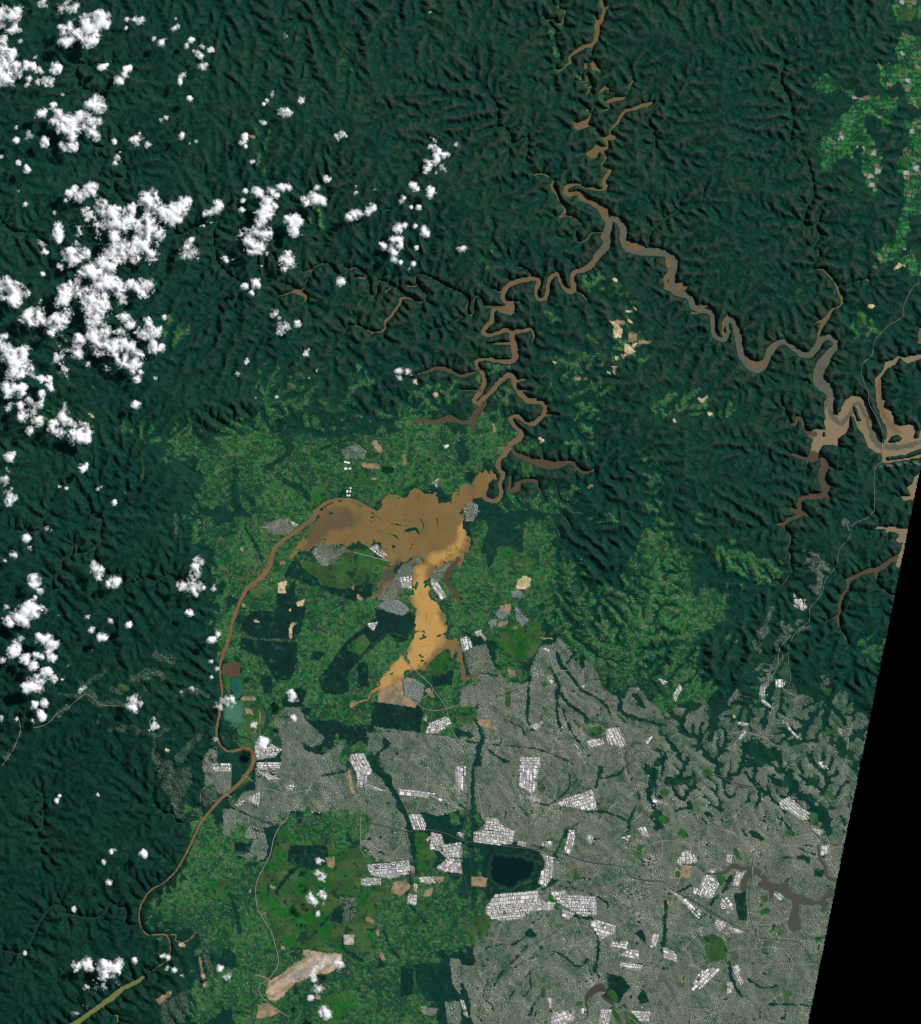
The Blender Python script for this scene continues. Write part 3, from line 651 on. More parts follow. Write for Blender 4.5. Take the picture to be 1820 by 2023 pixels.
g 13 p 760,1800 960,1760 980,1850 900,2023 760,2023
f 13 p 1450,1550 1700,1540 1760,1700 1700,1830 1560,1850 1480,1750
u 13 p 1700,1850 1819,1840 1819,2060 1720,2060
u 13 p 1740,1500 1819,1520 1819,1800 1750,1700
u 13 p 1500,1880 1640,1900 1620,1960 1520,1950
f 13 s -30,1450,60 20,1550,60 -200,1500,80 -210,1700,60
v 13 p -550,1850 -330,1750 -320,1900 -420,2060 -560,2010
v 13 p -600,0 -320,0 -300,100 -380,250 -350,400 -440,400 -460,250 -560,130
u 13 p -200,-30 10,-30 10,170 -90,210 -130,140 -200,130
v 13 p -240,170 -120,150 -100,260 -200,320
v 13 s -280,350,50 -240,330,40
u 13 p -60,330 0,330 0,540 -60,520
v 13 s -200,1420,40 -170,1540,50 -150,1620,40
w 13 p 490,620 750,620 760,690 740,760 650,800 470,740
w 13 p 40,590 150,600 150,665 40,650
w 13 p 1350,1580 1440,1600 1440,1780 1350,1800
w 13 p 1180,1470 1210,1520 1240,1560 1170,1580
w 13 p 820,1120 890,1110 880,1230 790,1200
w 13 p 1690,540 1760,540 1800,570 1760,600 1700,610
f 13 s 1150,-20,70 1240,100,60 1310,240,40 1380,370,40 1420,480,50 1440,600,40 1460,700,40
f 13 s 370,990,30 420,890,30 550,770,30 650,780,20
f 13 s 690,1280,20 600,1370,16 480,1480,14
f 13 s 720,1250,24 800,1150,24 900,1080,20
f 13 s 920,1290,24 890,1420,24 1040,1520,16
f 13 s 1390,1060,20 1480,1150,16 1540,1220,16
f 13 s 1210,1290,18 1270,1420,18 1330,1500,16
f 13 s 0,310,14 200,400,14 400,468,12
f 13 s 930,540,30 980,620,30
f 13 s 730,60,14 850,40,20 930,20,20
f 13 s 1400,840,20 1430,900,20 1390,1000,20
f 13 s 0,1000,30 60,1180,30 70,1300,30
s 13 p 1290,900 1390,890 1430,940 1350,1010 1270,990
s 13 p 1540,970 1610,940 1580,1020 1530,1010
s 13 p 1600,860 1700,860 1650,920
s 13 p 1410,770 1460,780 1450,850
s 13 p 755,715 825,700 820,800 770,780
q 13 s 1555,570,16 1590,545,16 1625,570,16 1595,590,16
q 13 p 900,1320 980,1320 970,1400 900,1390
y 13 p 570,1440 640,1440 740,1460 890,1470 880,1540 800,1610 740,1640 650,1640 560,1680 470,1740 420,1800 360,1840 300,1830 280,1770 300,1690 420,1620 490,1560 590,1500
q 13 p 450,1660 640,1540 760,1480 850,1490 780,1590 680,1600 500,1700
s 13 p 220,1870 300,1860 400,1930 330,1960 210,1980
s 13 s 190,1640,8 240,1645,8 310,1670,8
s 13 s 1090,1190,36 1130,1215,20
s 13 s 1195,1480,40 1210,1510,30
s 13 s 940,30,30 955,130,26 970,190,30
s 13 s 735,1070,24 735,1080,18
s 13 s 320,940,26 350,945,20
s 13 s 1160,1290,30 1170,1310,24
s 13 s 410,1420,26 425,1425,22
s 13 s 720,1740,30 740,1740,24
s 13 s 690,1810,36 700,1815,30
s 13 s 250,1160,14 280,1145,14
s 13 p -590,1830 -460,1750 -470,1800 -560,1870
y 13 s -390,1400,30 -370,1400,24
y 13 s -215,1640,30 -200,1720,26
s 13 s -240,1500,20 -220,1630,18
i 13 p 1100,770 1390,740 1420,790 1390,840 1260,870 1150,850 1110,810
i 13 p 1040,880 1100,870 1180,870 1180,920 1040,930
i 13 p 1600,520 1670,540 1690,610 1810,590 1819,700 1700,700 1650,650 1590,640
i 13 p 1720,720 1819,730 1819,830 1760,820 1690,810 1640,790
i 13 p 1490,870 1600,860 1620,910 1530,910
i 13 p 1450,920 1480,920 1470,980 1450,970
i 13 p 1410,1000 1470,1010 1465,1080 1400,1070
i 13 p 1410,370 1500,370 1540,440 1530,490 1450,480
i 13 p 980,0 1080,0 1070,150 1010,140
i 13 p 1090,130 1220,180 1140,180
i 13 p 1340,170 1430,180 1600,200 1600,230 1500,230 1350,210
i 13 p 150,230 230,200 220,300 140,250
i 13 p 30,290 120,250 70,310
i 13 p 1780,0 1819,0 1819,200 1780,150
i 13 p 210,20 400,90 300,90
i 13 p 1790,510 1819,510 1819,550
i 13 p 450,130 500,140 490,180 450,170
i 13 p 1610,230 1700,250 1660,270
i 13 p -140,0 0,0 0,30 -120,30
"""
# paved ways: name, width in photo pixels, shade, then tile and points (joined)
ROADS = [
("motorway", 1.5, "m", "31 1960,205 1819,215 1760,240 1710,320 1680,400 1670,480 1560,550 1450,670 1430,780 1350,860 1355,960 1400,1080 1410,1170 1480,1300 1520,1425"),
("motorway", 1.5, "m", "31 1507,1575 1510,1620 1450,1700 1450,1980 1430,2030 1390,2073 1290,2113 1250,2223 1170,2323 1150,2443 1060,2563 1030,2673 940,2783 930,2883 820,2983 770,3093 770,3203 785,3343 750,3443 745,3543"),
("highway", 2.0, "p", "13 470,340 440,410 380,480 340,570 310,700 230,850 200,950 210,1090 250,1180 320,1290 350,1390 380,1540 310,1660 230,1720 240,1800 330,1880 460,1970"),
("motorway", 2.2, "d", "13 0,280 200,400 400,465 560,450 740,420 1000,425 1200,455 1380,500 1560,490 1700,520 1819,570 1939,590 2169,620 2379,640 2579,665 2719,710 2869,750 3099,780 3169,860 3299,890 3419,900 3499,970 3638,1040 3758,1110 3938,1220 4078,1290 4178,1340 4338,1360 4488,1380 4558,1460 4588,1520"),
("motorway", 2.0, "d", "23 1480,185 1600,140 1700,140 1819,95 2019,60 2139,110 2319,150 2519,150 2589,220 2749,360 2769,480 2899,590 3019,610"),
("highway", 1.8, "d", "33 490,730 490,790"),
("highway", 1.8, "d", "33 487,845 460,1000 470,1180 520,1330"),
("railway", 1.6, "p", "23 1100,750 1300,640 1490,720 1640,940 1760,1010 1900,1120 2100,1230 2250,1290 2360,1350 2560,1370 2700,1400"),
("highway", 1.6, "p", "32 610,1330 680,1230 700,1080 790,970"),
("highway", 1.6, "d", "23 40,1280 60,1050 40,900 10,780 10,560 60,230 0,220"),
("highway", 1.8, "p", "13 1060,290 1070,100 1080,0"),
("runway", 2.6, "p", "12 975,318 1255,388"),
("runway", 2.0, "p", "23 1320,1960 1420,2040"),
("road", 1.3, "p", "02 240,1705 330,1690 400,1650 440,1600 540,1540 680,1440 800,1520 990,1530"),
("road", 1.3, "p", "02 20,2000 110,1860 160,1730 150,1640"),
("road", 1.2, "p", "03 1580,270 1590,190 1650,140 1740,200 1790,230"),
("road", 1.2, "d", "12 640,1320 930,1010 1080,890 1160,760 1300,500"),
("road", 1.2, "d", "12 1040,1140 1240,960 1440,1010"),
("road", 1.4, "d", "13 1380,500 1430,740 1390,930"),
("highway", 1.6, "p", "12 1819,1520 1600,1570 1480,1500 1600,1400 1440,1230 1330,1110"),
("highway", 1.6, "p", "12 1600,1400 1700,1540 1740,1700 1819,1830"),
("highway", 1.5, "p", "22 0,1500 180,1470 400,1400 600,1350 760,1260 860,1250"),
("highway", 1.5, "d", "23 900,1170 700,1330 560,1400 400,1560 270,1720"),
("highway", 1.5, "p", "23 930,1160 1110,1370 1230,1270 1300,1180"),
("highway", 1.5, "p", "13 1030,640 1030,400 1060,290"),
("road", 1.3, "d", "13 1030,760 1440,740 1560,730 1819,740"),
("road", 1.3, "d", "13 1000,960 1160,920 1400,870 1560,840 1819,850"),
("road", 1.3, "d", "13 560,380 770,420"),
("cutting", 0.55, "c", "30 180,1320 330,1200 470,1060"),
("cutting", 0.55, "c", "30 500,1030 690,930"),
("cutting", 0.55, "c", "30 60,1640 120,1430"),
("cutting", 0.55, "c", "30 740,1870 830,1810"),
("cutting", 0.55, "c", "21 1220,1010 1300,940"),
("cutting", 0.55, "c", "22 0,430 180,360 510,140"),
]
# CLOUDS: one cloud per line; tile, t (thin) or c (cumulus), then lobes x,y,radius
CLOUDS = """
00 c 40,150,60 100,130,70 0,100,50 110,210,50 140,90,40 20,200,30
00 t 40,300,36 20,330,30
00 c 330,35,32 335,15,24
00 c 480,65,40 540,50,50 590,60,40
00 c 790,130,55 800,190,55 660,180,60 620,240,60 720,220,60 560,220,50 500,260,40 540,310,55 640,300,45 720,330,40 760,280,40 490,320,35 470,210,25
00 c 155,325,24
00 c 20,380,40 80,430,40 40,500,60 130,540,45 160,580,40 220,620,35 215,670,30 30,620,65 10,660,30 0,560,40
00 c 215,510,35 260,510,35 310,550,30 275,455,20
00 c 450,535,40 420,565,25
00 c 300,640,28 350,640,32 400,640,32
00 c 815,520,30 790,540,18 845,510,15
00 c 1005,545,28 985,590,28 945,635,35
00 c 1000,160,18 1060,160,20 1105,170,34 995,215,15
00 c 1380,230,25 1410,200,22 1390,145,12
00 c 1215,300,22 1275,345,34
00 c 1510,320,22 1480,370,25 1560,400,40 1600,370,27 1580,440,22 1530,400,22
00 t 1670,400,24
00 c 1600,520,32
00 c 1450,600,38 1425,640,22
00 c 1500,780,22
00 t 1320,925,22 1265,950,26
00 c 1440,1070,25 1500,1130,18 1545,1110,22
00 c 1080,1095,40 1170,1140,25 1040,1095,20 1100,1050,12
00 c 905,1120,20
00 c 930,1240,30 950,1200,18 910,1290,18
00 c 770,780,50 720,830,50 820,840,40 780,870,50 750,840,50 560,950,60 490,940,45 620,950,60 690,920,50 740,960,50 790,960,40 580,1010,60 500,1010,40 720,1050,50 580,1070,40 660,1000,30
00 c 440,890,40 420,950,30 340,900,40 420,820,25
00 c 220,1065,35 130,1100,22
00 c 355,1120,34
00 c 560,1160,40 480,1140,30 510,1170,25 590,1180,25
00 t 110,930,24 130,980,28
00 c 215,1335,26
00 t 145,1285,18
00 t 155,1505,22
00 c 200,1610,22
00 t 10,1340,34 15,1240,22
00 t 500,750,20
00 c 550,1530,30 590,1490,25 640,1550,45 680,1540,35 730,1480,40 730,1520,30 515,1585,15
00 c 1160,1530,60 1200,1500,40 1130,1590,50 1190,1610,60 1190,1690,70 1300,1690,60 1380,1690,70 1430,1620,45 1460,1590,45 1400,1740,40 1180,1740,50 810,1620,50 790,1680,70 860,1680,60 920,1680,40 850,1780,80 930,1780,70 1000,1740,60 1040,1640,50 900,1860,80 1100,1800,60 1180,1810,60 1240,1850,50 1180,1900,60 1090,1900,60 900,1950,80 870,2000,60 1060,1980,80 1130,1950,60 960,2010,60 1200,2000,40 800,2080,70 700,2120,70 720,2180,60 850,2110,50 830,2210,70 890,2240,60 770,2260,60 680,2290,70 590,2280,70 520,2310,60 480,2370,50 720,2360,70 790,2380,70 740,2440,80 750,2500,80 700,2540,50 800,2550,60 750,2610,70 840,2610,50 720,2660,60 840,2710,60 900,2720,60 630,2700,60 610,2760,60 780,2720,60 960,2340,70 1020,2250,40 950,2280,50 960,2620,50 980,2700,60 1040,2740,50 1080,2780,50 1050,2860,60 1060,2900,40 930,2860,40 900,2800,40 1000,2820,40
00 t 690,1700,60 650,1820,56
00 c 600,1960,60 560,2000,70 650,2000,50 600,2040,60 640,2030,50
00 c 330,1920,35 350,1990,25
00 c 450,1790,40 465,1850,35 460,1890,25 430,1680,20
00 c 1740,1610,35 1720,1650,35 1650,1680,35 1620,1690,20
00 t 1610,1780,26 1660,1770,28
00 c 1480,1950,50 1500,1990,60 1450,1980,40 1510,1890,30
10 t 1610,40,16 1575,95,20
10 t 485,210,22 430,280,26
10 c 330,755,28 295,790,22 265,820,12
10 c 570,790,28
10 c 420,890,42 450,880,30
10 c 265,970,28
10 c 110,1085,28 80,1130,22 120,1160,16
10 t 165,1270,20
10 t 840,1085,27 880,1070,27 920,1080,20 810,1105,16
10 c 1590,1160,30 1610,1190,35 1640,1200,30 1720,1210,30 1690,1220,25 1570,1290,35 1560,1330,35 1620,1280,35 1670,1330,35 1640,1360,25 1620,1240,28
10 t 1600,1090,30 1560,1110,20
10 t 1500,1200,20
10 c 1780,1140,24
10 c 1450,1460,27 1465,1490,22
10 c 1570,1520,36
10 c 760,1415,30
10 c 680,1480,28 640,1540,40 610,1580,40 690,1570,40 720,1600,32 595,1605,20
10 c 120,1510,20
10 c 215,1510,40 250,1520,25
10 c 330,1500,40 400,1480,35 460,1480,25 370,1540,25
10 c 100,1590,20
10 c 90,1660,25
10 c 310,1590,45 290,1650,55 250,1710,55 240,1770,50 250,1840,55 150,1880,60 180,1940,60 240,1960,45 130,1900,40 200,1830,50 340,1620,30 290,2000,20
10 c 500,1740,50 530,1760,35 500,1820,35 460,1740,30
10 c 980,1690,35 1020,1680,30 940,1720,25
10 c 1100,1660,40 1130,1640,25 1110,1610,20
10 t 985,1470,16 1000,1525,22
10 t 1070,1500,20 1145,1500,24
10 c 1350,1585,28 1365,1565,20
10 t 1230,1620,18 1235,1660,16
10 c 1430,1635,12 1485,1640,20
10 c 1330,1795,35 1380,1780,25
10 c 1460,1790,20 1530,1810,30 1540,1840,30
10 c 1220,1940,40 1280,1900,40 1330,1900,35 1270,1950,40 1330,1950,35 1300,1980,35
10 c 460,2010,40 450,2065,56 470,2045,46 420,2045,30
10 t 560,1865,18
10 t 1470,1950,18
10 c 1815,1980,34 1840,1970,36
20 t 305,1860,20
01 t 1000,15,50 1080,20,44 1200,10,50
01 c 480,90,32 490,115,24
01 c 340,140,18
01 c 50,200,60 90,260,60 30,250,60 160,300,55 110,340,50 150,360,40 10,320,35
01 t 300,320,46
01 c 220,480,50 300,480,60 340,520,40 260,450,40
01 c 420,560,55 390,530,40 450,510,50 500,490,50
01 t 540,450,46 580,430,40
01 t 520,700,60 510,740,50 500,640,44
01 t 470,820,54 490,900,50 520,930,40
01 c 1130,230,60 1160,250,50 1190,220,40 1130,280,40
01 c 980,485,42 1040,530,42
01 c 1170,530,40 1190,600,50 1240,610,45 1130,610,50 1220,690,30
01 c 1205,730,45 1280,720,32
01 c 1290,480,24
01 t 690,900,60 650,890,34
01 t 830,890,38
01 c 1085,965,28 1110,915,20
01 c 30,640,40 40,720,70 80,790,80 130,840,70 180,790,60 110,910,60 150,920,60 20,780,60 250,930,45 190,750,40
01 c 320,970,25 390,985,35 405,1045,25
01 c 40,1030,45 110,1030,40 180,1030,40 60,1080,40 170,1090,30
01 c 240,1140,40 270,1190,50 260,1230,45 310,1180,40 320,1100,30
01 c 165,1190,35 175,1250,40
01 c 295,1310,42
01 c 240,1380,30
01 t 75,1200,36
01 c 500,1220,55 490,1260,40 560,1310,45 530,1290,40
01 c 430,1360,50 480,1390,45
01 c 640,1400,70 680,1430,50 600,1430,50 630,1450,40 700,1390,40
01 c 1080,1175,28
01 c 80,1590,36
01 t 60,1670,24
01 t 150,1580,18
01 t 150,1670,18
01 c 660,1670,28 650,1700,20 680,1640,16
01 c 40,1775,42
01 c 90,1890,50 70,1920,45 120,1910,30
01 t 465,1810,22
01 t 525,1840,16
01 t 770,1850,22 805,1820,16
01 c 900,1945,20
01 t 990,1880,14
01 t 750,1050,28
01 t 1230,960,18
01 c 1780,30,24
11 t 20,10,22
11 c 250,75,20
11 c 200,210,36 120,240,24 170,290,20
11 t 295,255,18
11 c 340,460,36 385,490,20
11 c 410,570,45 440,555,40 380,595,30 520,540,27
11 t 600,770,32
11 t 130,830,22
11 t 50,925,28
11 t 690,910,18 740,920,22
11 t 630,950,14
11 c 1335,905,37 1330,960,30
11 c 1410,910,27 1430,940,14
11 c 870,205,32
11 c 1290,30,27 1350,45,18
11 c 1450,55,18
11 t 1420,95,14
11 t 200,1110,18
11 t 365,1110,28
11 t 1710,1490,22
11 c 1640,1780,32
11 t 1760,1755,20
11 t 430,2015,18
11 t 1470,1680,16
02 t 375,130,24
02 c 215,215,30
02 t 240,280,26
02 c 115,335,30
02 t 40,375,30
02 c 265,515,35 275,560,45 325,625,35 280,670,15
02 c 740,405,25 750,450,50 790,460,45 780,490,35
02 t 820,525,24
02 c 905,540,45 940,530,20
02 c 245,740,50 290,760,50 210,790,55 140,820,45 200,880,35 250,830,40 280,810,40
02 c 60,830,40 80,880,36
02 t 140,740,26 50,740,24
02 t 450,800,28
02 c 1560,360,32 1600,390,30 1545,435,28
02 c 1545,490,45
02 c 1450,580,40 1520,595,55 1550,590,45 1540,640,30 1610,595,22
02 c 1690,600,24
02 c 1495,800,28
02 c 1720,965,26
02 c 1670,1010,30
02 t 690,825,20
02 t 800,775,22
02 c 870,860,30
02 t 920,820,18
02 c 1015,890,25
02 c 720,930,24
02 c 815,990,32
02 c 380,1000,45 400,1040,50 430,1050,40 340,1000,40 300,975,30 390,1090,40 420,1140,35 380,1140,25
02 c 170,1000,36
02 c 110,1090,52 150,1080,25
02 c 200,1160,40 290,1140,30 330,1140,22
02 c 20,1175,36
02 c 270,1210,36
02 c 340,1280,40 380,1265,28 300,1330,50 310,1370,45 250,1380,50 220,1390,35
02 c 410,1315,30
02 c 350,1500,32
02 c 275,1525,27
02 c 320,1590,24 330,1615,27
02 t 260,1645,18
02 c 10,1620,26
02 t 125,1635,18
02 c 1060,1490,45 1040,1530,40 1110,1510,28
02 c 1740,1530,40 1790,1510,50 1819,1490,36
02 c 1675,1175,27
02 c 1715,1240,22
02 t 1670,1300,18
02 t 1440,1410,28
02 t 1530,1400,28
02 t 1215,1680,40
02 c 1695,1790,28
02 t 1760,1800,26
02 t 490,1325,20
02 t 545,1210,16
02 t 640,1390,30
02 t 730,1070,28
12 c 495,1455,36
12 c 500,1630,26
12 c 265,1820,40
12 t 200,1680,36
03 c 450,260,20 470,220,12
03 t 780,205,18
03 c 880,660,18 910,650,16
03 t 820,750,18
03 c 1137,680,26
03 c 862,905,22
03 t 575,1120,24
03 c 620,1560,40 680,1550,45 725,1580,25 600,1600,20
03 c 810,1570,55 820,1610,50 900,1590,45 940,1540,40 840,1640,20
03 t 760,1700,54 820,1710,34 740,1720,34
03 t 680,1740,28
03 t 950,1695,32
03 c 1060,1525,24
03 c 1330,1500,25
03 t 1285,1480,20
03 t 690,1870,40
03 c 600,1940,28
03 t 720,1980,32
03 t 205,1465,18
03 c 1380,1600,22
03 t 1450,1650,18
03 t 1310,1580,18
03 c 1745,1580,27
03 t 1800,1640,42
13 c 655,1040,42 680,1070,28 720,1000,32 690,1000,20
13 c 695,1150,24
13 t 715,740,30
13 t 690,810,34 715,860,34
13 t 140,970,36
13 c 860,1550,40 830,1540,26
13 t 690,1580,50 650,1640,46
13 c 690,1740,37
13 t 640,1820,26
13 c 760,1930,45 750,1890,28
13 t 810,1960,18
"""
# ================================================================= helpers
TS = 500.0 / 1819.0
ROW = (0.0, 556.0, 1112.0, 1667.0)
def T(tile, x, y):
    return 500.0 * int(tile[0]) + x * TS, ROW[int(tile[1])] + y * TS
def parse(tile, toks):
    out = []
    for t in toks:
        v = [float(a) for a in t.split(",")]
        p = T(tile, v[0], v[1])
        out.append(p + ((v[2] * TS,) if len(v) > 2 else ()))
    return out
def rgb(r, g, b):
    f = lambda c: (c / 12.92 if c <= .04045 else ((c + .055) / 1.055) ** 2.4)
    return np.array([f(r / 255), f(g / 255), f(b / 255)])
_LAT = {}
def vnoise(X, Y, scale, seed):
    if seed not in _LAT:
        _LAT[seed] = np.random.default_rng(1000 + seed).random((256, 256)).astype(np.float32)
    L = _LAT[seed]
    u = X / scale + 37.3 * seed; v = Y / scale + 11.7 * seed
    iu = np.floor(u).astype(np.int32); iv = np.floor(v).astype(np.int32)
    fu = (u - iu).astype(np.float32); fv = (v - iv).astype(np.float32)
    fu = fu * fu * (3 - 2 * fu); fv = fv * fv * (3 - 2 * fv)
    a, b, c, d = iu & 255, (iu + 1) & 255, iv & 255, (iv + 1) & 255
    return (L[c, a] * (1 - fu) + L[c, b] * fu) * (1 - fv) + (L[d, a] * (1 - fu) + L[d, b] * fu) * fv
def fbm(X, Y, scale, seed, octv=4, gain=.5):
    s = 0; amp = 1; tot = 0
    for o in range(octv):
        s = s + amp * (vnoise(X, Y, scale / 2 ** o, seed + o) - .5); tot += amp; amp *= gain
    return s / tot * 2.0                       # about -1..1
def hash2(a, b, seed=0):
    n = (a.astype(np.int64) * 374761393 + b.astype(np.int64) * 668265263 + seed * 1442695041) & 0x7fffffff
    n = ((n ^ (n >> 13)) * 1274126177) & 0x7fffffff
    n = ((n ^ (n >> 16)) * 69069) & 0x7fffffff
    return (n >> 7) % 65536 / 65536.0
def sstep(a, b, x):
    t = np.clip((x - a) / (b - a), 0, 1); return t * t * (3 - 2 * t)
def blur(a, r):
    def box(a, r, ax):
        p = np.concatenate([np.repeat(np.take(a, [0], ax), r + 1, ax), a, np.repeat(np.take(a, [-1], ax), r, ax)], ax)
        c = np.cumsum(p, ax, dtype=np.float64); n = a.shape[ax]
        return (np.take(c, range(2 * r + 1, 2 * r + 1 + n), ax) - np.take(c, range(0, n), ax)) / (2 * r + 1)
    for _ in range(2):
        a = box(box(a, r, 0), r, 1)
    return a
# ================================================================= the ground grid
S = 2.2; X0 = Y0 = -40.0
NX = int(2080 / S) + 2; NY = int(2303 / S) + 2
gx = X0 + S * np.arange(NX); gy = Y0 + S * np.arange(NY)
GX, GY = np.meshgrid(gx, gy)
def window(x0, y0, x1, y1, m):
    i0 = max(0, int((x0 - m - X0) / S)); i1 = min(NX, int((x1 + m - X0) / S) + 2)
    j0 = max(0, int((y0 - m - Y0) / S)); j1 = min(NY, int((y1 + m - Y0) / S) + 2)
    return (slice(j0, max(j0, j1)), slice(i0, max(i0, i1)))
def d_seg(X, Y, a, b):
    dx, dy = b[0] - a[0], b[1] - a[1]; L = dx * dx + dy * dy + 1e-9
    t = np.clip(((X - a[0]) * dx + (Y - a[1]) * dy) / L, 0, 1)
    d = np.hypot(X - a[0] - t * dx, Y - a[1] - t * dy)
    if len(a) > 2: d = d - .5 * (a[2] + (b[2] - a[2]) * t)
    return d
def smooth_line(P, n=3):
    P = np.array(P, float)
    if len(P) < 3: return [tuple(p) for p in P]
    Q = np.vstack([2 * P[0] - P[1], P, 2 * P[-1] - P[-2]]); out = []
    for k in range(1, len(Q) - 2):
        for t in np.arange(n) / n:
            out.append(tuple(.5 * (2 * Q[k] + (Q[k + 1] - Q[k - 1]) * t + (2 * Q[k - 1] - 5 * Q[k] + 4 * Q[k + 1] - Q[k + 2]) * t * t
                                   + (3 * Q[k] - Q[k - 1] - 3 * Q[k + 1] + Q[k + 2]) * t ** 3)))
    out.append(tuple(P[-1])); return out
def shape_field(kind, pts, m=14.0):
    """signed distance (negative inside) of a stroke or polygon on its window of the grid"""
    xs = [p[0] for p in pts]; ys = [p[1] for p in pts]
    w = window(min(xs), min(ys), max(xs), max(ys), m + (max(p[2] for p in pts) / 2 if kind == 's' else 0))
    X, Y = GX[w], GY[w]
    D = np.full(X.shape, 1e3)
    if X.size == 0: return w, D
    if kind == 's':
        P = smooth_line(pts)
        for a, b in zip(P[:-1], P[1:]):
            ww = window(min(a[0], b[0]), min(a[1], b[1]), max(a[0], b[0]), max(a[1], b[1]), m + max(a[2], b[2]) / 2)
            loc = (slice(ww[0].start - w[0].start, ww[0].stop - w[0].start), slice(ww[1].start - w[1].start, ww[1].stop - w[1].start))
            loc = (slice(max(0, loc[0].start), max(0, loc[0].stop)), slice(max(0, loc[1].start), max(0, loc[1].stop)))
            if D[loc].size == 0: continue
            D[loc] = np.minimum(D[loc], d_seg(X[loc], Y[loc], a, b))
    else:
        ins = np.zeros(X.shape, bool)
        for a, b in zip(pts, pts[1:] + pts[:1]):
            D = np.minimum(D, d_seg(X, Y, a[:2], b[:2]))
            c = ((a[1] > Y) != (b[1] > Y)) & (X < (b[0] - a[0]) * (Y - a[1]) / (b[1] - a[1] + 1e-12) + a[0])
            ins ^= c
        D = np.where(ins, -D, D)
    return w, D
# ================================================================= water outlines
WCOL = {'g': rgb(88, 89, 80), 'e': rgb(128, 113, 92), 'h': rgb(106, 90, 70), 'b': rgb(106, 89, 66), 'd': rgb(78, 69, 57),
        'f': rgb(118, 98, 64), 't': rgb(178, 141, 84), 'k': rgb(104, 112, 66), 'n': rgb(116, 90, 66), 'q': rgb(62, 112, 92),
        'Q': rgb(24, 88, 86), 'p': rgb(3, 31, 34), 'r': rgb(68, 61, 54), 'm': rgb(70, 73, 66), 'o': rgb(146, 112, 74),
        'c': rgb(80, 76, 62), 'v': rgb(12, 40, 46), 'x': rgb(94, 81, 62)}
SDF = np.full((NY, NX), 40.0); BODY = np.full((NY, NX), -1, np.int16); WC = np.zeros((NY, NX, 3)); WSET = np.full((NY, NX), 1e3)
BODIES = []
for line in WATER.strip().splitlines():
    tk = line.split(); tile, kind, body, c = tk[:4]; pts = parse(tile, tk[4:])
    if body not in BODIES: BODIES.append(body)
    b = BODIES.index(body)
    if kind == 's': pts = [(p[0], p[1], max(p[2] * (1.22 if tile == '20' and c == 'b' else .80 if c == 'n' else .88 if c == 'd' else 1.05), 2.6)) for p in pts]
    w, D = shape_field(kind, pts)
    if D.size == 0: continue
    wid = max(p[2] for p in pts) if kind == 's' else 30
    amp = min(2.6, .16 * wid) if kind == 'p' or wid > 6 else .35
    if kind == 's' and min(p[2] for p in pts[:-1]) < 4.2: amp = .45
    if c in 'xt' and kind == 's': amp = 0
    D = D + amp * (fbm(GX[w], GY[w], 9, 3, 3)) * (1.6 if body == 'flood' else 1)
    if body in ('flood', 'reservoir') and kind == 'p': D = D - (1.8 if body == 'flood' else 0) + (13 if body == 'flood' else 7) * fbm(GX[w], GY[w], 17, 301, 6, .68) + (3.5 * fbm(GX[w], GY[w], 6, 371, 3, .8) if body == 'flood' else 0)
    elif body == 'harbour': D = D + .7 + 5 * fbm(GX[w], GY[w], 16, 351, 3)
    elif body == 'georges': D = D + 1.2 + 2 * fbm(GX[w], GY[w], 10, 361, 3)
    elif amp >= .45: D = D + .9 * fbm(GX[w], GY[w], 6, 311, 2)
    near = D < SDF[w]
    if not (body == 'flood' and kind == 's' and c in 'xmt'):
        BODY[w] = np.where(near, b, BODY[w]); SDF[w] = np.minimum(SDF[w], D)
    else:
        D = D + 14 * fbm(GX[w], GY[w], 30, 9, 5)
    soft = 13.0 if wid > 12 and c in 'xtmgQb' and body in ('flood', 'estuary', 'lake') else 1.2
    if body == 'river' and kind == 's' and c in 'ghn' and wid > 6: soft = 16.0
    fresh = (D < 12) & (D < WSET[w]) & (WSET[w] > .5)
    a = np.where(WSET[w] > 2.0, np.where(fresh, 1.0, 0), np.clip(.5 - D / soft, 0, 1))[..., None]
    WC[w] = WC[w] * (1 - a) + WCOL[c] * a
    WSET[w] = np.minimum(WSET[w], D)
for line in ISLES.strip().splitlines():
    tk = line.split(); pts = parse(tk[0], tk[2:]); w, D = shape_field(tk[1], pts)
    D = D + (0.9 if tk[1] == 's' else 1.2) * fbm(GX[w], GY[w], 5, 21, 3)
    if tk[1] == 's' and max(p[2] for p in pts) < 2.8: D = D + np.maximum(0, 2.2 * fbm(GX[w], GY[w], 12, 31, 2))
    SDF[w] = np.maximum(SDF[w], np.clip(-D, -30, 3))
fl = BODIES.index('flood'); spot = fbm(GX, GY, 8, 321, 4, .6) + .35 * fbm(GX, GY, 40, 331, 2)      # tree tops and roofs standing in the flood
SDF = np.where((BODY == fl) & (SDF < 0), np.maximum(SDF, np.clip((spot - .48) * 9, -30, 1.5)), SDF)
# silt drifts in plumes, lakes grow darker with depth
wx_ = np.clip(np.round((GX + 11 * fbm(GX, GY, 34, 381, 4) - X0) / S).astype(int), 0, NX - 1); wy_ = np.clip(np.round((GY + 11 * fbm(GX, GY, 34, 391, 4) - Y0) / S).astype(int), 0, NY - 1)
drift = np.isin(BODY, [BODIES.index(b) for b in ('flood', 'estuary')]) & (SDF[wy_, wx_] < 0) & (BODY[wy_, wx_] == BODY) & (SDF < 0)
WC = np.where(drift[..., None], WC[wy_, wx_], WC)
deep = np.isin(BODY, [BODIES.index(b) for b in ('reservoir', 'lake', 'bow_lake')])
shal = (sstep(-9, -.5, SDF + 4 * fbm(GX, GY, 12, 401, 3)) * deep)[..., None]
WC = WC * (1 - .55 * shal) + rgb(40, 76, 60) * .55 * shal
EDGE = lambda y: 1980.0 - (y - 1112.0) * 0.2025
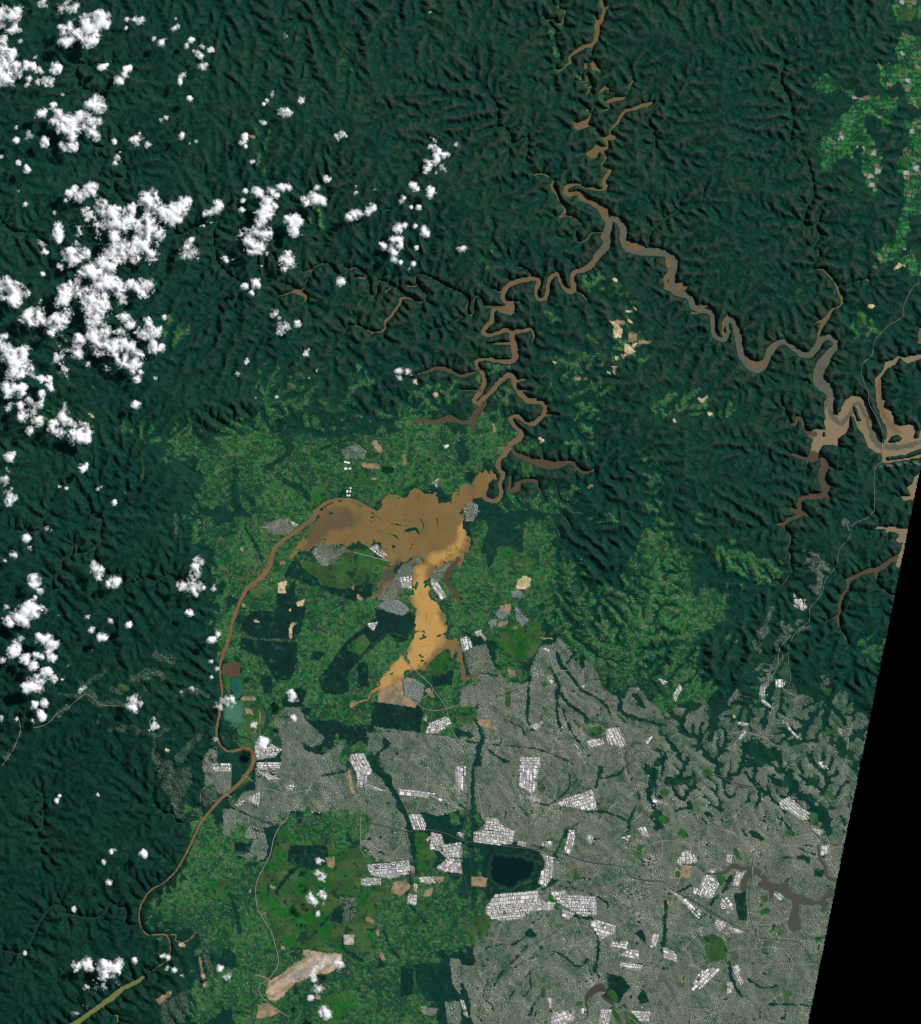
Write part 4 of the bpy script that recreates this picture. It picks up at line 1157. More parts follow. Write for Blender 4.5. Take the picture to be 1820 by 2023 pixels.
# ================================================================= land cover
CLS = np.zeros((NY, NX), np.uint8)                       # 0 forest
CODE = {'r': 1, 'h': 1, 'g': 2, 'u': 3, 'i': 4, 's': 5, 'y': 6, 'w': 7, 'f': 0, 'k': 8, 'q': 9, 'v': 10}
AMP = {'r': 34, 'h': 26, 'g': 2.2, 'u': 2.5, 'i': .5, 's': 1.6, 'y': 2.6, 'w': 1.5, 'f': 3.2, 'k': 1.0, 'q': 1.6, 'v': 4.5}
PLAIN = np.zeros((NY, NX)); HMASK = np.zeros((NY, NX), bool); WOOD = np.full((NY, NX), -1, np.int16); WOODS = []; ESTATES = []
NZ0 = fbm(GX, GY, 75, 36, 5, .6); NZ1 = fbm(GX, GY, 16, 41, 4); NZ2 = fbm(GX, GY, 6, 51, 3)
for line in LAND.strip().splitlines():
    tk = line.split(); c, tile, kind = tk[:3]; pts = parse(tile, tk[3:])
    if c in 'iw' and kind == 'p':
        mx_, my_ = sum(p[0] for p in pts) / len(pts), sum(p[1] for p in pts) / len(pts); pts = [(mx_ + (p[0] - mx_) * 1.13, my_ + (p[1] - my_) * 1.13) for p in pts]
    w, D = shape_field(kind, pts, 26.0)
    if D.size == 0: continue
    n = (.8 * NZ1[w] + 1.6 * NZ0[w]) if c in 'rh' else (.6 * NZ1[w] + .6 * NZ2[w]) if c == 'f' else NZ1[w] if AMP[c] > 3 else NZ2[w]
    if c == 'f' and kind == 's': am_ = 1 + max(p[2] for p in pts) / 9
    else: am_ = 1
    am = am_ * AMP[c] * (.35 if tile[1] == '0' and c in 'rh' else 1)
    ins = (D + am * n) < 0
    if c == 'v': ins &= (D < -6) | (NZ2[w] > -.35)
    if c == 'i' and kind == 'p': ESTATES.append(pts)
    if c == 'w':
        WOOD[w] = np.where(ins, len(WOODS), WOOD[w]); WOODS.append(pts)
    CLS[w] = np.where(ins, CODE[c], CLS[w])
    if c != 'w': WOOD[w] = np.where(ins, -1, WOOD[w])
    HMASK[w] = np.where(ins, c == 'h', HMASK[w])
    if c in 'hrguiskqwy' and len(pts) > 3:
        PLAIN[w] = np.maximum(PLAIN[w], (.5 if c in 'yh' else .93) * (ins | (D < 0)))
FX = [(12, -1, 1)]
w, D = shape_field('p', [T('12', *p) for p in [(0, -500), (1800, -400), (2500, 300), (2600, 2100), (0, 2100), (-130, 1200), (-80, 300)]])
PLAIN[w] = np.maximum(PLAIN[w], .85 * (D < 0))
w, D = shape_field('p', [T('13', *p) for p in [(-200, 0), (4700, -300), (4700, 2200), (-300, 2200), (-200, 900)]])
PLAIN[w] = np.maximum(PLAIN[w], .9 * (D < 0))
PLAIN = blur(PLAIN, 13)
# ================================================================= relief: rivers cut down into an uplifted plateau
def receivers(h, fixed, dx):
    ny, nx = h.shape; best = np.zeros(h.shape); rec = np.arange(h.size).reshape(h.shape).copy(); dist = np.full(h.shape, dx)
    idx = np.arange(h.size).reshape(h.shape)
    for dj in (-1, 0, 1):
        for di in (-1, 0, 1):
            if not (dj or di): continue
            a = (slice(max(0, -dj), ny - max(0, dj)), slice(max(0, -di), nx - max(0, di)))
            b = (slice(max(0, dj), ny - max(0, -dj)), slice(max(0, di), nx - max(0, -di)))
            L = dx * math.hypot(di, dj); sl = (h[a] - h[b]) / L; m = sl > best[a]
            best[a] = np.where(m, sl, best[a]); rec[a] = np.where(m, idx[b], rec[a]); dist[a] = np.where(m, L, dist[a])
    rec[fixed] = idx[fixed]
    return rec.ravel(), dist.ravel()
def erode(h, fixed, up, kk, dx, iters, dt, diff):
    n = h.size
    for it in range(iters):
        rec, dist = receivers(h, fixed, dx)
        d = (rec != np.arange(n)).astype(np.int32); r = rec
        while True:
            d2 = d + d[r]; r2 = r[r]
            if np.array_equal(r2, r): break
            d, r = d2, r2
        order = np.argsort(d, kind='stable'); cnt = np.bincount(d); st = np.concatenate([[0], np.cumsum(cnt)])
        A = np.full(n, dx * dx)
        for L in range(len(cnt) - 1, 0, -1):
            q = order[st[L]:st[L + 1]]; np.add.at(A, rec[q], A[q])
        F = (kk.ravel() * dt * np.sqrt(A) / dist)
        hf = h.ravel() + up.ravel() * dt * (~fixed.ravel())
        for L in range(1, len(cnt)):
            q = order[st[L]:st[L + 1]]; hf[q] = (hf[q] + F[q] * hf[rec[q]]) / (1 + F[q])
        h = hf.reshape(h.shape)
        p = np.pad(h, 1, mode='edge')
        lap = p[:-2, 1:-1] + p[2:, 1:-1] + p[1:-1, :-2] + p[1:-1, 2:] - 4 * h
        h = np.where(fixed, h, h + diff * lap)
    global AREA; AREA = A.reshape(h.shape)
    return h
KERO = .055
CREEK_D = np.full((NY, NX), 99.0); CREEK_PTS = []
for line in CREEKS.strip().splitlines():
    tk = line.split(); P = [p + (1.0,) for p in parse(tk[0], tk[1:])]
    w, D = shape_field('s', P, 6); CREEK_D[w] = np.minimum(CREEK_D[w], D); CREEK_PTS.append(smooth_line(P, 6))
fixed_f = (SDF < 0) | (CREEK_D < 1.2)
U_f = (1 - PLAIN) ** 1.4 * .97 + .03
c2 = (slice(0, NY, 2), slice(0, NX, 2))
an = math.radians(28)                                     # the ridges trend down to the right
AXu = GX * math.cos(an) + GY * math.sin(an); AXv = -GX * math.sin(an) + GY * math.cos(an)
fx = fixed_f[c2] | False; ny_c, nx_c = fx.shape
fx[0, ::9] = True; fx[-1, ::9] = True; fx[::9, 0] = True; fx[::9, -1] = True      # streams also leave the map at its rim
# first surface: cheapest way down to a river through ground of uneven hardness, so that every slope drains
cost = np.exp(1.1 * fbm(AXu / 2.2, AXv, 13, 61, 2)[c2] + 1.9 * (np.random.default_rng(3).random(fx.shape) - .5))
hc = np.where(fx, 0.0, 1e6)
for it in range(420):
    p = np.pad(hc, 1, constant_values=1e6); best = hc
    for dj in (0, 1, 2):
        for di in (0, 1, 2):
            if dj == 1 and di == 1: continue
            best = np.minimum(best, p[dj:dj + ny_c, di:di + nx_c] + cost * (1.0 if dj == 1 or di == 1 else 1.414))
    if np.array_equal(best, hc): break
    hc = best
hc = np.where(fx, 0, hc * 1.5)
hc = erode(hc, fx, U_f[c2] * 1.0, np.full(fx.shape, KERO), 2 * S, 12, 3.0, .012)
hf = np.repeat(np.repeat(hc, 2, 0), 2, 1)[:NY, :NX]
hf = blur(hf, 1) + 5.5 * fbm(GX, GY, 6, 81, 3, .9) * (U_f)
hf = erode(np.where(fixed_f, 0, hf), fixed_f, U_f, np.full(hf.shape, KERO), S, 7, 1.4, .035)
RELIEF = 0.365
hb = blur(hf, 4); inland = sstep(0, 15, SDF)
hl = inland * (1.85 * hf - 1.5 * hb + 7 * U_f) + (1 - inland) * hf      # the broad swell of the land is gentle, its gullies are sharp
H = np.maximum(hl, 0) * RELIEF * (1 - .72 * sstep(.25, .9, PLAIN)) * (1 - .10 * sstep(900, 300, GX))
H = np.where(SDF > 0, H + .12 * np.minimum(SDF, 5) + .02, np.maximum(-3, .45 * SDF))
H = np.where((SDF > 0), np.maximum(H, .02 + .10 * np.minimum(SDF, 5)), H)
print("relief", H.max(), H.mean(), H.std())
tr0 = sstep(1560, 1640, GX) * sstep(640, 560, GY)
RELEL = H - blur(np.maximum(H, 0), 5)
CLS = np.where((CLS == 1) & (RELEL + .30 * NZ2 + .45 * NZ1 < .06 - .9 * sstep(.3, .85, PLAIN) - .95 * sstep(1150, 1300, GX) * sstep(1050, 1200, GY) - 9 * (~HMASK & (PLAIN > .86)) - 9 * (tr0 > .5)), 0, CLS)
r2 = hf - blur(hf, 5); r2 = r2 / np.sqrt(blur(r2 * r2, 12) + .01) + .5 * NZ2 + .7 * NZ1         # wooded gullies cut into the north eastern suburbs
ne = np.minimum(sstep(1330, 1480, GX + 60 * NZ0), 1) * sstep(1930, 1640, GY + 60 * NZ0)
CLS = np.where(np.isin(CLS, (3, 10)) & (r2 < -2.6 + 2.15 * ne), 0, CLS)
gul = (AREA > 3200 * np.exp(1.8 * NZ1 + 1.2 * NZ0 - 1.4 * sstep(1400, 1650, GX) * sstep(1900, 1600, GY))) & (AREA < 200000) & np.isin(CLS, (3, 10)) & (SDF > 3)
gul = gul | (np.roll(gul, 1, 1) & (NZ2 > -.15)) | (np.roll(gul, 1, 0) & (NZ2 > .05))
gul &= np.isin(CLS, (3, 10))
CLS = np.where(gul, 0, CLS)
prk = np.random.default_rng(19)
for k in range(420):                                      # small parks and ovals among the streets
    x, y = prk.uniform(380, 1860), prk.uniform(1380, 2223); i, j = int((x - X0) / S), int((y - Y0) / S)
    if i >= NX - 6 or j >= NY - 6 or CLS[j, i] != 3: continue
    rx, ry, a = prk.uniform(1.6, 4.8), prk.uniform(1.4, 3.6), prk.uniform(0, 3); w = window(x, y, x, y, 8)
    u = (GX[w] - x) * math.cos(a) + (GY[w] - y) * math.sin(a); v = -(GX[w] - x) * math.sin(a) + (GY[w] - y) * math.cos(a)
    m = (np.abs(u) / rx) ** 3 + (np.abs(v) / ry) ** 3 < 1
    CLS[w] = np.where(m & (CLS[w] == 3), 2 if k % 3 else 0, CLS[w])
def zat(x, y):
    x = np.asarray(x, float); y = np.asarray(y, float)
    u = np.clip((x - X0) / S, 0, NX - 1.001); v = np.clip((y - Y0) / S, 0, NY - 1.001)
    i = u.astype(int); j = v.astype(int); fu = u - i; fv = v - j
    return (H[j, i] * (1 - fu) + H[j, i + 1] * fu) * (1 - fv) + (H[j + 1, i] * (1 - fu) + H[j + 1, i + 1] * fu) * fv
def at_cls(x, y):
    i = np.clip(np.round((np.asarray(x) - X0) / S).astype(int), 0, NX - 1); j = np.clip(np.round((np.asarray(y) - Y0) / S).astype(int), 0, NY - 1)
    return CLS[j, i], SDF[j, i]
def W3(px, py, z):
    return (px - 1000.0, 1111.5 - py, z)
# ================================================================= what grows and stands on the ground: colours (albedo)
def mix(a, b, t): return a + (b - a) * t[..., None] if isinstance(t, np.ndarray) else a + (b - a) * t
A3 = lambda *v: np.array(v)
COLR = np.zeros((NY, NX, 3))
n1 = fbm(GX, GY, 90, 101, 3); n2 = fbm(GX, GY, 9, 111, 3); n3 = fbm(GX, GY, 30, 121, 4); white = RNG.random((NY, NX))
# forest: deep green in the gullies, olive towards the ridges and in noise patches
west = sstep(900, 300, GX)
olive_w = np.clip(sstep(-.5, 2.2, .45 * RELEL + 1.0 * n3 + .8 * n2 + .5 * n1) * (1 - .55 * west) * (1 - .6 * sstep(700, 1300, GY)), 0, 1)
forest = mix(A3(.0046, .0385, .0285), A3(.0062, .0445, .0265), sstep(-.5, .5, n1))  # bluish teal of the hazy air is put into this base colour
forest = mix(forest, A3(.033, .050, .034), olive_w * .8)
forest = forest * (.87 - .14 * (sstep(620, 300, GX) * sstep(1000, 1500, GY)) + .30 * n2 + .34 * (white - .5))[..., None]
COLR[:] = forest
# rural land: small holdings along two lanes of fences, tree belts, paddocks
fine = fbm(GX, GY, 4.5, 161, 2)
def parcels(ang, sx, sy, seed):
    ca, sa = math.cos(ang), math.sin(ang)
    u = GX * ca + GY * sa + 2.2 * NZ1; v = -GX * sa + GY * ca + 2.2 * NZ2
    b = np.floor(v / sy); uu = u / sx + hash2(b, b * 0, seed) ; a = np.floor(uu)
    return hash2(a, b, seed + 1), np.minimum(np.abs(uu - a - .5), 1) , np.abs(v / sy - b - .5), a, b
pa, pu, pv, _, _ = parcels(.12, 8, 5.5, 5)
pb, qu, qv, _, _ = parcels(.30, 5, 7.5, 9)
pal = np.array([[.028, .122, .032], [.044, .138, .038], [.062, .132, .050], [.018, .086, .033], [.060, .110, .046], [.010, .130, .026], [.012, .058, .030], [.095, .105, .060]])
pick = np.where(n3 > 0, pa, pb)
pi = np.searchsorted(np.cumsum([.22, .22, .17, .15, .07, .07, .06]), pick)
rural = pal[pi] * (1 + .15 * n2 + .45 * (white - .5))[..., None]
trees = sstep(-.04, .24, .45 * n2 + .7 * fine + .45 * NZ1 + .7 * NZ0 + .7 * (white - .5))
hedge = (np.where(n3 > 0, pv, qu) > .40)
rural = mix(rural, A3(.0075, .044, .026), np.clip(trees * .85 + .42 * hedge, 0, 1))
# the top right farms: crisp rectangular paddocks between dark hedges, a few bare or glass roofed
pf, fu_, fv_, _, _ = parcels(.03, 12.5, 10.0, 23)
palf = np.array([[.016, .142, .030], [.040, .158, .042], [.080, .155, .062], [.012, .085, .028], [.012, .060, .028], [.19, .155, .095], [.34, .34, .31]])
ff = palf[np.searchsorted(np.cumsum([.26, .22, .14, .16, .14, .05]), pf).clip(0, 6)] * (1 + .35 * (white - .5))[..., None]
edge_ = np.maximum(sstep(.38, .45, fu_), sstep(.36, .45, fv_)) * (hash2(np.floor(GX / 9), np.floor(GY / 9), 5) > .25)
ff = mix(ff, A3(.0075, .040, .024), np.clip(.85 * edge_ + .8 * sstep(.12, .34, fine + .6 * NZ1), 0, 1))
tr_ = (sstep(1560, 1640, GX) * sstep(640, 560, GY))[..., None]
rural = rural * (1 - tr_) + ff * tr_
COLR = np.where((CLS == 1)[..., None], rural, COLR)
# pasture: bigger and brighter paddocks
pc, cu, cv, _, _ = parcels(-.15, 26, 20, 13)
pal2 = np.array([[.026, .090, .024], [.036, .105, .027], [.050, .098, .034], [.015, .105, .020], [.032, .078, .028]])
past = pal2[(pc * 5).astype(int).clip(0, 4)] * (1 + .30 * n2 + .25 * n3)[..., None]
past = mix(past, A3(.0095, .042, .024), sstep(.28, .5, n2 + .4 * NZ1))
COLR = np.where((CLS == 2)[..., None], past, COLR)
# suburbs: street trees, lawns, asphalt (the houses stand on top)
sub = mix(A3(.120, .146, .114), A3(.036, .092, .052), sstep(-.05, .55, .8 * n2 + .8 * n3 + .35 * (white - .5) + .5 * sstep(1750, 1480, GY) * sstep(1350, 1650, GX))) * (.85 + .3 * white)[..., None]
COLR = np.where(((CLS == 3))[..., None], sub, COLR)
vsub = mix(A3(.012, .044, .028), A3(.110, .132, .104), sstep(.25, .65, white + .3 * n2) * (.85 - .5 * sstep(520, 420, GX)))
COLR = np.where(((CLS == 10))[..., None], vsub, COLR)
COLR = np.where((CLS == 8)[..., None], A3(.150, .176, .160) * (.7 + .6 * white)[..., None], COLR)
COLR = np.where((CLS == 4)[..., None], mix(mix(A3(.20, .205, .19), A3(.36, .34, .30), white), A3(.03, .08, .04), sstep(.25, .5, n2 + .3 * NZ1)), COLR)
COLR = np.where((CLS == 5)[..., None], mix(A3(.30, .205, .125), A3(.16, .15, .085), sstep(-.3, .5, n2)) * (.8 + .4 * white)[..., None], COLR)
ST = fbm((GX * .86 - GY * .5) / 6, (GX * .5 + GY * .86), 7, 341, 4, .7)                      # scraper and runway streaks
south = sstep(1800, 2000, GY)[..., None]
sand = mix(A3(.56, .44, .25), A3(.34, .27, .15), sstep(-.1, .6, n2)) * (1 - south) + mix(A3(.44, .335, .22), A3(.24, .20, .13), sstep(-.2, .35, ST + .3 * n2)) * south
COLR = np.where((CLS == 6)[..., None], sand * (.8 + .35 * white)[..., None], COLR)
COLR = np.where((CLS == 9)[..., None], mix(A3(.27, .25, .21), A3(.48, .42, .33), sstep(-.25, .3, ST + .3 * n2)) * (.8 + .4 * white)[..., None], COLR)
wood = mix(A3(.0052, .0285, .0210) * (1 + .32 * n2 + .20 * n3 + .30 * (white - .5))[..., None], A3(.022, .075, .032), sstep(.46, .68, n2 + .3 * fine))
COLR = np.where((CLS == 7)[..., None], wood, COLR)
# river flats next to the upper river are cleared and bright green
flat = (SDF > 0) & (SDF < 5 + 4 * n2) & (CLS == 0) & (GX > 1150) & (GX < 1420) & (GY < 480)
COLR = np.where(flat[..., None], mix(COLR, A3(.020, .085, .028), sstep(.1, .5, NZ2 + .2) * .8), COLR)
bank = (SDF > 0) & (SDF < 1.6) & (CLS == 0)
bed = SDF < -1.2
COLR = np.where((SDF < -1.6)[..., None], A3(.10, .08, .055), COLR)
# ================================================================= materials
def new_mat(name, rough=.9, spec=.2):
    m = bpy.data.materials.new(name); m.use_nodes = True; nt = m.node_tree
    p = nt.nodes["Principled BSDF"]; p.inputs["Roughness"].default_value = rough; p.inputs["Specular IOR Level"].default_value = spec
    return m, nt, p
def attr_mat(name, scale, amount, bump=0.0, bscale=.5, rough=.95, spec=.05):
    """surface albedo from the 'cover' attribute, broken up by procedural noise"""
    m, nt, p = new_mat(name, rough, spec); N, L = nt.nodes, nt.links
    at = N.new("ShaderNodeAttribute"); at.attribute_name = "cover"
    tc = N.new("ShaderNodeTexCoord"); nz = N.new("ShaderNodeTexNoise"); nz.inputs["Scale"].default_value = scale; nz.inputs["Detail"].default_value = 3
    L.new(tc.outputs["Object"], nz.inputs["Vector"])
    mr = N.new("ShaderNodeMapRange"); mr.inputs[1].default_value = .25; mr.inputs[2].default_value = .75
    mr.inputs[3].default_value = 1 - amount; mr.inputs[4].default_value = 1 + amount; L.new(nz.outputs["Fac"], mr.inputs[0])
    mx = N.new("ShaderNodeMix"); mx.data_type = 'RGBA'; mx.blend_type = 'MULTIPLY'; mx.inputs[0].default_value = 1
    L.new(at.outputs["Color"], mx.inputs[6]); L.new(mr.outputs[0], mx.inputs[7]); L.new(mx.outputs[2], p.inputs["Base Color"])
    if bump:
        n2 = N.new("ShaderNodeTexNoise"); n2.inputs["Scale"].default_value = bscale; n2.inputs["Detail"].default_value = 4
        L.new(tc.outputs["Object"], n2.inputs["Vector"]); b = N.new("ShaderNodeBump"); b.inputs["Strength"].default_value = .8
        b.inputs["Distance"].default_value = bump; L.new(n2.outputs["Fac"], b.inputs["Height"]); L.new(b.outputs[0], p.inputs["Normal"])
    return m
def plain_mat(name, c, rough=.8, spec=.2, vary=.15, scale=1.5):
    m, nt, p = new_mat(name, rough, spec); N, L = nt.nodes, nt.links
    tc = N.new("ShaderNodeTexCoord"); nz = N.new("ShaderNodeTexNoise"); nz.inputs["Scale"].default_value = scale; L.new(tc.outputs["Object"], nz.inputs["Vector"])
    rp = N.new("ShaderNodeMix"); rp.data_type = 'RGBA'; L.new(nz.outputs["Fac"], rp.inputs[0])
    rp.inputs[6].default_value = tuple(np.array(c) * (1 - vary)) + (1,); rp.inputs[7].default_value = tuple(np.minimum(np.array(c) * (1 + vary), .95)) + (1,)
    L.new(rp.outputs[2], p.inputs["Base Color"]); return m
M_FOREST = attr_mat("forest canopy", .8, .34, bump=.85, bscale=.26)
M_FARM = attr_mat("farmland", .9, .30, bump=.25, bscale=.6)
M_BUILT = attr_mat("built up ground", 1.1, .40)
M_BARE = attr_mat("bare earth", .5, .22, bump=.2, bscale=.4)
M_WATER = attr_mat("silty water", .035, .07, rough=.4, spec=.06)
M_HOUSE = attr_mat("suburban roofs", 1.3, .35, rough=.85, spec=.15)
# ================================================================= mesh helpers
def mesh_from(name, V, F, mat, colr=None, smooth=False, attr="cover"):
    me = bpy.data.meshes.new(name); V = np.asarray(V, np.float32); F = np.asarray(F, np.int32)
    n = F.shape[1]
    me.vertices.add(len(V)); me.vertices.foreach_set("co", V.ravel())
    me.loops.add(F.size); me.loops.foreach_set("vertex_index", F.ravel())
    me.polygons.add(len(F)); me.polygons.foreach_set("loop_start", np.arange(0, F.size, n, dtype=np.int32))
    me.polygons.foreach_set("loop_total", np.full(len(F), n, np.int32))
    if smooth: me.polygons.foreach_set("use_smooth", np.ones(len(F), bool))
    me.update(calc_edges=True)
    if colr is not None:
        a = me.attributes.new(attr, 'FLOAT_COLOR', 'POINT')
        c = np.ones((len(V), 4), np.float32); c[:, :3] = colr; a.data.foreach_set("color", c.ravel())
    me.materials.append(mat); return me
def put(name, me, label=None, cat=None, group=None, kind=None, parent=None, loc=None):
    o = bpy.data.objects.new(name, me); col.objects.link(o)
    if parent: o.parent = parent
    if loc: o.location = loc
    if label: o["label"] = label
    if cat: o["category"] = cat
    if group: o["group"] = group
    if kind: o["kind"] = kind
    return o
VX = (GX - 1000.0); VY = (1111.5 - GY)
def sheet(name, facemask, Z, colr, mat, label, cat, kind):
    j, i = np.nonzero(facemask)
    if len(j) == 0: return None
    q = np.stack([j * NX + i, (j + 1) * NX + i, (j + 1) * NX + i + 1, j * NX + i + 1], 1)
    u, inv = np.unique(q, return_inverse=True)
    V = np.stack([VX.ravel()[u], VY.ravel()[u], np.broadcast_to(Z, (NY, NX)).ravel()[u]], 1)
    return put(name, mesh_from(name, V, inv.reshape(q.shape), mat, colr.reshape(-1, 3)[u], True), label, cat, None, kind)
inside = (GX + S < EDGE(GY) + 1.6 * (white - .5))[:-1, :-1]
FC = CLS[:-1, :-1]; fbed = bed[:-1, :-1] & bed[1:, 1:] & bed[:-1, 1:] & bed[1:, :-1]
land = inside & ~fbed
sheet("riverbed", inside & fbed, H, COLR, M_BARE, "muddy bed under the rivers, lakes and floodwater", "riverbed", "structure")
sheet("forest", land & (FC == 0), H, COLR, M_FOREST, "dark green eucalypt forest covering the dissected plateau and city gullies", "forest", "stuff")
sheet("farmland", land & (FC == 1), H, COLR, M_FARM, "patchwork of small green holdings, tree belts and houses", "farmland", "structure")
sheet("pasture", land & (FC == 2), H, COLR, M_FARM, "bright green grassland and playing fields", "grassland", "structure")
sheet("suburb_ground", land & np.isin(FC, (3, 8, 10)), H, COLR, M_BUILT, "grey green suburban ground of streets and gardens", "ground", "structure")
sheet("industrial_ground", land & (FC == 4), H, COLR, M_BUILT, "grey yards between the warehouses", "ground", "structure")
sheet("bare_earth", land & np.isin(FC, (5, 6, 9)), H, COLR, M_BARE, "tan earthworks, sand quarries and cleared building sites", "earth", "structure")
# ---- places used to say where a thing lies
ANCH = [("the dark round reservoir", 1110, 1890), ("the turquoise lake", 507, 1530), ("the wide flood lake", 860, 1140), ("the bare airport site", 650, 2110),
        ("the straight olive lake", 220, 2170), ("the meeting of two rivers", 1330, 470), ("the pale sand quarries", 1350, 720), ("the estuary islands", 1900, 930),
        ("the harbour bays", 1700, 1960), ("the top right farms", 1850, 320), ("the tan flooded creek", 940, 1360), ("the long diagonal woodland", 760, 1460),
        ("the western hill suburbs", 230, 1520), ("the meandering side river", 830, 600), ("the airfield racecourse", 817, 1236), ("the hooked southern river bend", 370, 2030),
        ("the blue grey housing estate", 900, 1500), ("the black picture edge", 1880, 1600), ("the largest white warehouses", 950, 1890), ("the dark green cemetery", 1555, 2060),
        ("the chocolate brown lake", 1290, 2150), ("the winding northern valley", 1290, 150), ("the yellow sand pits", 630, 1290), ("the clustered office towers", 1410, 1870),
        ("the largest cloud", 250, 600), ("the left edge cloud bank", 40, 780), ("the comma shaped cloud", 185, 60), ("the tall narrow cloud", 565, 490),
        ("the hook shaped cloud", 945, 345), ("the small brown pond", 500, 1450), ("the ragged lower cloud bank", 80, 1330), ("the twin bottom clouds", 215, 2105)]
DIRS = ["right of", "above right of", "above", "above left of", "left of", "below left of", "below", "below right of"]
def whereis(x, y, skip=0):
    d = sorted((math.hypot(x - a[1], y - a[2]), a) for a in ANCH)[skip]
    if d[0] < 14: return "at " + d[1][0]
    k = int(round(math.atan2(-(y - d[1][2]), x - d[1][1]) / (math.pi / 4))) % 8
    far = "close " if d[0] < 55 else ("" if d[0] < 130 else "far ")
    return far + DIRS[k] + " " + d[1][0]
wl_used = {}
def uniq(label, reg):
    reg[label] = reg.get(label, 0) + 1; return label
for k, pts in enumerate(WOODS):
    m = land & (FC == 7) & (WOOD[:-1, :-1] == k)
    if m.sum() < 6: continue
    cx, cy = sum(p[0] for p in pts) / len(pts), sum(p[1] for p in pts) / len(pts)
    sheet("woodland", m, H, COLR, M_FOREST, "dark sharp edged woodland reserve " + whereis(cx, cy), "woodland", "stuff")
m = land & (FC == 7) & (WOOD[:-1, :-1] < 0)
# ================================================================= water
BN = {"river": ("river", "long brown flooded main river winding from the south west to the estuary"), "estuary": ("estuary", "broad grey and tan tidal estuary with side arms on the right"),
      "colo": ("side_river", "narrow meandering side river joining from the left with brown drowned creeks"), "flood": ("floodwater", "wide tan floodwater spread over the plain and up the creeks"),
      "dam_lake": ("dam_lake", "straight olive green lake behind the dam at bottom left"), "grose": ("mountain_river", "thin olive mountain river entering the main river from the left"),
      "lake": ("lake", "turquoise quarry lake inside the river bend"), "pond": ("pond", "brown pond above the turquoise lake"), "small_pond": ("pond", "small dark blue pond inside the tight river bend"),
      "bow_lake": ("lake", "narrow dark lakes curving round the quarry lake"), "reservoir": ("reservoir", "dark blue round reservoir in the suburbs"), "harbour": ("harbour_river", "grey brown harbour river with bays at lower right"),
      "lane_river": ("tidal_creek", "narrow tidal creek near the black edge at lower right"), "georges": ("muddy_lake", "chocolate brown lake and river bend at bottom centre"), "cowan": ("inlet", "branching drowned valley inlet beside the black edge")}
fsd = np.minimum(np.minimum(SDF[:-1, :-1], SDF[1:, 1:]), np.minimum(SDF[1:, :-1], SDF[:-1, 1:]))
bm = np.where(SDF < 0, BODY, -1); fb = np.maximum(np.maximum(bm[:-1, :-1], bm[1:, 1:]), np.maximum(bm[1:, :-1], bm[:-1, 1:]))
fb = np.where(fb < 0, BODY[:-1, :-1], fb)
wn_ = fbm(GX, GY, 40, 131, 4); wv = fbm(GX + 3 * n2, GY, 14, 141, 3)
WCL = WC * (1.06 + .10 * wn_ + .05 * wv)[..., None] * A3(.95, .95, .85)
for b, body in enumerate(BODIES):
    nm, lab = BN[body]
    sheet(nm, inside & (fb == b) & (fsd < 1.2), np.full((NY, NX), .0), WCL, M_WATER, lab, nm.split("_")[-1] if nm != "floodwater" else "floodwater", "structure")
# ---- ribbons
def ribbon(name, P, width, mat, label, cat, lift=.22, kind="structure"):
    P = np.array([p[:2] for p in P]); seg = np.hypot(*np.diff(P, axis=0).T); L = np.concatenate([[0], np.cumsum(seg)])
    t = np.linspace(0, L[-1], max(2, int(L[-1] / 1.6))); x = np.interp(t, L, P[:, 0]); y = np.interp(t, L, P[:, 1])
    keep = x < EDGE(y) - 2; x, y = x[keep], y[keep]
    if len(x) < 2: return None
    dx, dy = np.gradient(x), np.gradient(y); n = np.hypot(dx, dy) + 1e-9; nx_, ny_ = -dy / n * width / 2, dx / n * width / 2
    z = np.max([zat(x + a * nx_, y + a * ny_) for a in (-1.3, 0, 1.3)], 0); z = np.maximum(z, .05)
    z = np.maximum(z, np.maximum(np.roll(z, 1), np.roll(z, -1)) * .6 + z * .4) + lift
    V = []
    for s, dz in ((-1, -.5), (-1, 0), (1, 0), (1, -.5)):
        V.append(np.stack([x + s * nx_ - 1000, 1111.5 - y - s * ny_, z + dz], 1))
    V = np.stack(V, 1).reshape(-1, 3); F = []
    k = np.arange(len(x) - 1) * 4
    for a in range(3): F.append(np.stack([k + a, k + a + 1, k + a + 5, k + a + 4], 1))
    return put(name, mesh_from(name, V, np.concatenate(F), mat, None, True), label, cat, None, kind)
M_ROAD = {'m': plain_mat("concrete road", (.11, .118, .104), vary=.35, scale=.4), 'p': plain_mat("pale road", (.19, .185, .15), vary=.35, scale=.4), 'c': plain_mat("cleared strip", (.075, .085, .055), vary=.6, scale=.15), 'd': plain_mat("asphalt road", (.050, .062, .062), vary=.25, scale=.4)}
M_CREEK = plain_mat("sandy creek bed", (.075, .075, .05), vary=.5, scale=.2)
for nm, wd, sh, txt in ROADS:
    tk = txt.split(); P = parse(tk[0], tk[1:]); SP = smooth_line(P, 8) if len(P) > 2 else P
    c = SP[len(SP) // 2]; e = SP[0]
    ribbon(nm, SP, wd, M_ROAD[sh], {"m": "grey ", "p": "pale ", "d": "dark ", "c": "faint "}[sh] + nm.replace("cutting", "power line clearing") + " passing " + whereis(c[0], c[1]), nm, .25 if nm != "cutting" else .15)
for P in CREEK_PTS:
    c = P[len(P) // 2]
    ribbon("creek", P, .62, M_CREEK, "thin pale winding creek " + whereis(c[0], c[1]), "creek", .12)
